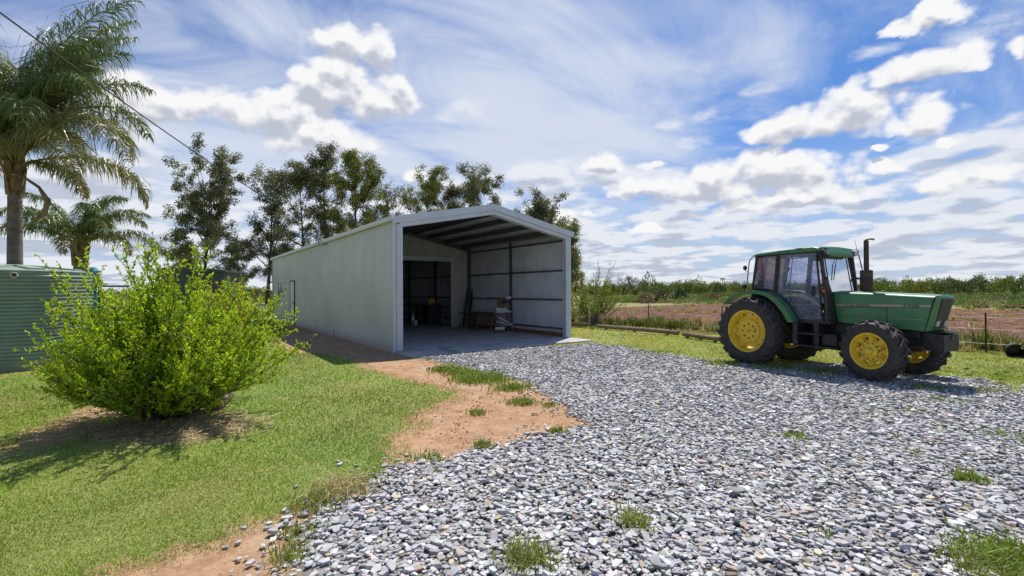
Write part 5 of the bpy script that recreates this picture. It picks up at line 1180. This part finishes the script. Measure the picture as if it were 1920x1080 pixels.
def bare_tree(px, Y, ytop, hw_px, lb, seed):
    r_ = np.random.default_rng(seed); d = ray(px, 540); x = d.x / d.y * Y; top = CAMH + ray(px, ytop).z / ray(px, ytop).y * Y; H_ = top - GZ; segs = []
    def grow(p, d_, L, rad, dep):
        e_ = p + d_ * L; segs.append((np.array([p, (p + e_) / 2 + r_.normal(0, L * .05, 3), e_]), np.array([rad, rad * .8, rad * .6])))
        if dep: 
            for _ in range(3): grow(e_, unit(d_ + r_.normal(0, .55, 3)), L * r_.uniform(.6, .8), rad * .6, dep - 1)
    for _ in range(7): grow(np.array([0, 0, 2.0]), unit(np.array([r_.normal(0, .9), r_.normal(0, .5), 1.0])), H_ * .24, .14, 4)
    segs.append((np.array([[0, 0, 0], [0, 0, 1.2], [0, 0, 2.1]]), np.array([.3, .25, .2]))); V2, F2 = tubes_np(segs, 4); root = empty('bare_tree', (x, Y, GZ), 0, lb, 'tree'); npmesh('branches', V2, F2, M['greytwig'], root)
bare_tree(1180, 115, 517, 28, 'grey leafless tree on the horizon right of the shed', 5)
wx = ray(1355, 523).x / ray(1355, 523).y * 420; wtw = empty('water_tower', (wx, 420, GZ), 0, 'tiny pale water tower on the horizon left of the tractor', 'water tower')
wz = CAMH + ray(1355, 521).z / ray(1355, 521).y * 420
mb = MB(); mb.lathe([(0, wz - 1.6), (1.9, wz - 1.6), (2.1, wz), (0, wz + .3)], 20); mb.build('tank_body', M['alu'], wtw, smooth=True)
mb = MB()
for a in range(6): mb.tube([(1.6 * math.cos(a * 1.047), 1.6 * math.sin(a * 1.047), 0), (1.6 * math.cos(a * 1.047), 1.6 * math.sin(a * 1.047), wz - 1.6)], .2, 6)
mb.build('leg', M['alu'], wtw)

# ---------------------------------------------------------------- things kept in the shed
c0 = shw(SW - .62, 3.2)
ms = empty('mitre_saw_stand', c0, YAW - .25, 'faded red trestle stand with white braces on the shed floor', 'saw stand')
for x in (-1, 1):
    for y in (-1, 1): MB().bar((x * .37, y * .27, 0), (x * .24, y * .17, .76), .04, .04).build('leg', M['standleg'], ms)
mb = MB(); mb.box(-.36, .36, -.22, .22, .76, .80); mb.build('stand_top', M['alu'], ms, bevel=.005)
for q in (((-.36, -.285, .16), (.02, -.28, .16), .012, .10), ((-.30, -.25, .42), (.33, -.275, .26), .012, .03), ((-.26, -.22, .60), (.34, -.275, .30), .012, .03), ((.34, -.27, .24), (.34, .26, .24), .03, .012)):
    MB().bar(*q).build('brace', M['white'], ms)
sw = empty('mitre_saw', c0 + Vector((0, 0, .802)), YAW - .25, 'dark mitre saw with a pale handle standing on the red trestle stand', 'mitre saw')
mb = MB(); mb.box(-.26, .26, -.20, .16, 0, .05); mb.box(-.22, .22, .03, .05, .05, .12); mb.build('saw_base', M['alu'], sw, bevel=.006)
mb = MB(); mb.lathe([(0, -.02), (.16, -.02), (.16, .03), (0, .03)], 24, Matrix.Translation((-.02, .0, .33)), axis='y'); mb.bar((0, .14, .05), (0, .12, .38), .08, .07); mb.build('blade_guard', M['timber'], sw)
mb = MB(); mb.tube([(.0, .02, .36), (.24, .02, .40)], [.10, .085], 14); mb.box(-.02, .12, -.05, .06, .40, .50); mb.build('motor', M['saw'], sw, bevel=.008)
mb = MB(); mb.tube([(.14, -.06, .50), (.34, -.08, .52)], [.045, .055], 10); mb.build('handle', M['white'], sw, smooth=True)
tb_ = empty('work_table', (*shw(SW - .75, 4.85)[:2], 0), YAW, 'low brown table against the rear of the ribbed right wall', 'table')
mb = MB(); mb.box(-.45, .45, -.75, .75, .66, .70); mb.build('tabletop', M['woodtop'], tb_, bevel=.004)
mb = MB(); mb.box(-.44, -.41, -.74, -.05, .25, .655); mb.box(-.44, .44, -.745, -.72, .25, .655); mb.build('side_panel', M['woodtop'], tb_)
for x in (-.42, .42):
    for y in (-.72, .72): MB().box(x - .02, x + .02, y - .02, y + .02, 0, .655 if x > 0 else .245).build('leg', M['darksteel'], tb_)
pk = empty('leaning_plank', (*shw(5.62, SD - .50)[:2], 0), YAW, 'dark folded ladder leaning against the end of the partition', 'ladder')
mb = MB(); mb.bar((-.12, 0, .02), (.35, .38, 1.68), .05, .09); mb.bar((.14, -.05, .02), (.58, .36, 1.66), .05, .09); mb.build('stile', M['plastic'], pk)
mb = MB()
for t in np.linspace(.08, .95, 9): mb.bar((-.12 + .47 * t, .38 * t, .02 + 1.66 * t), (.14 + .44 * t, -.05 + .41 * t, .02 + 1.64 * t), .04, .03)
mb.build('rung', M['darksteel'], pk)
wb_ = empty('workbench', (*shw(SW - .65, 9.6)[:2], 0), YAW, 'long dark workbench in the dark rear room of the shed', 'workbench')
mb = MB(); mb.box(-.4, .4, -2.2, 2.4, .84, .90); mb.build('benchtop', M['darksteel'], wb_)
for y in (-2.1, 0, 2.3):
    for x in (-.35, .35): MB().box(x - .03, x + .03, y - .03, y + .03, 0, .838).build('leg', M['darksteel'], wb_)
dg = empty('disc_guard', (*shw(5.0, 8.2)[:2], 1.08), YAW, 'yellow half disc guard standing on a bench inside the dark doorway', 'saw guard')
mb = MB(); mb.prism([(0, -.02)] + [(.17 * math.cos(a), .17 * math.sin(a)) for a in np.linspace(-.5, 4.2, 22)], -.03, .03); mb.build('guard', M['saworange'], dg, bevel=.008)
mb = MB(); mb.box(-.12, .12, -.12, .12, -.18, -.12); mb.bar((0, 0, -.13), (0, 0, 0), .04, .04); mb.build('stand', M['darksteel'], dg)
def clutter(name, x, y, z, mk, mat, lb, cat):
    o = empty(name, (*shw(x, y)[:2], z), YAW, lb, cat); mb = MB(); mk(mb); mb.build('body' if name != 'carton' else 'box', mat, o, bevel=.008); return o
c_ = clutter('tool_cabinet', 5.0, 8.2, 0, lambda m_: (m_.box(-.3, .3, -.25, .25, .04, .90)), M['black'], 'black cabinet under the yellow disc guard', 'cabinet')
clutter('carton', 3.6, 10.2, .45, lambda m_: (m_.box(-.3, .3, -.25, .25, 0, .30), m_.box(-.31, -.0, -.26, .26, .30, .312)), M['timber'], 'brown carton on a low bench inside the dark doorway', 'carton')
clutter('low_bench', 3.6, 10.2, 0, lambda m_: (m_.box(-.6, .6, -.3, .3, .40, .445), m_.box(-.55, -.48, -.25, .25, 0, .40), m_.box(.48, .55, -.25, .25, 0, .40)), M['woodtop'], 'low wooden bench carrying the brown carton', 'bench')
clutter('paint_tin', 4.35, 8.6, .0, lambda m_: m_.lathe([(0, 0), (.09, 0), (.09, .22), (.10, .22), (.10, .24), (.0, .24)], 20), M['white'], 'white tin on the floor inside the dark doorway', 'tin')
clutter('gas_bottle', 4.35, 8.9, .0, lambda m_: m_.lathe([(0, .0), (.1, .02), (.12, .08), (.12, .40), (.08, .48), (.04, .50), (.04, .60), (0, .60)], 20), M['alu'], 'pale gas bottle behind the white tin', 'gas bottle')
clutter('bottle', 5.45, 9.2, .90, lambda m_: m_.lathe([(0, 0), (.05, 0), (.05, .26), (.03, .30), (0, .30)], 16), M['white'], 'pale upright bottle on the workbench', 'bottle')
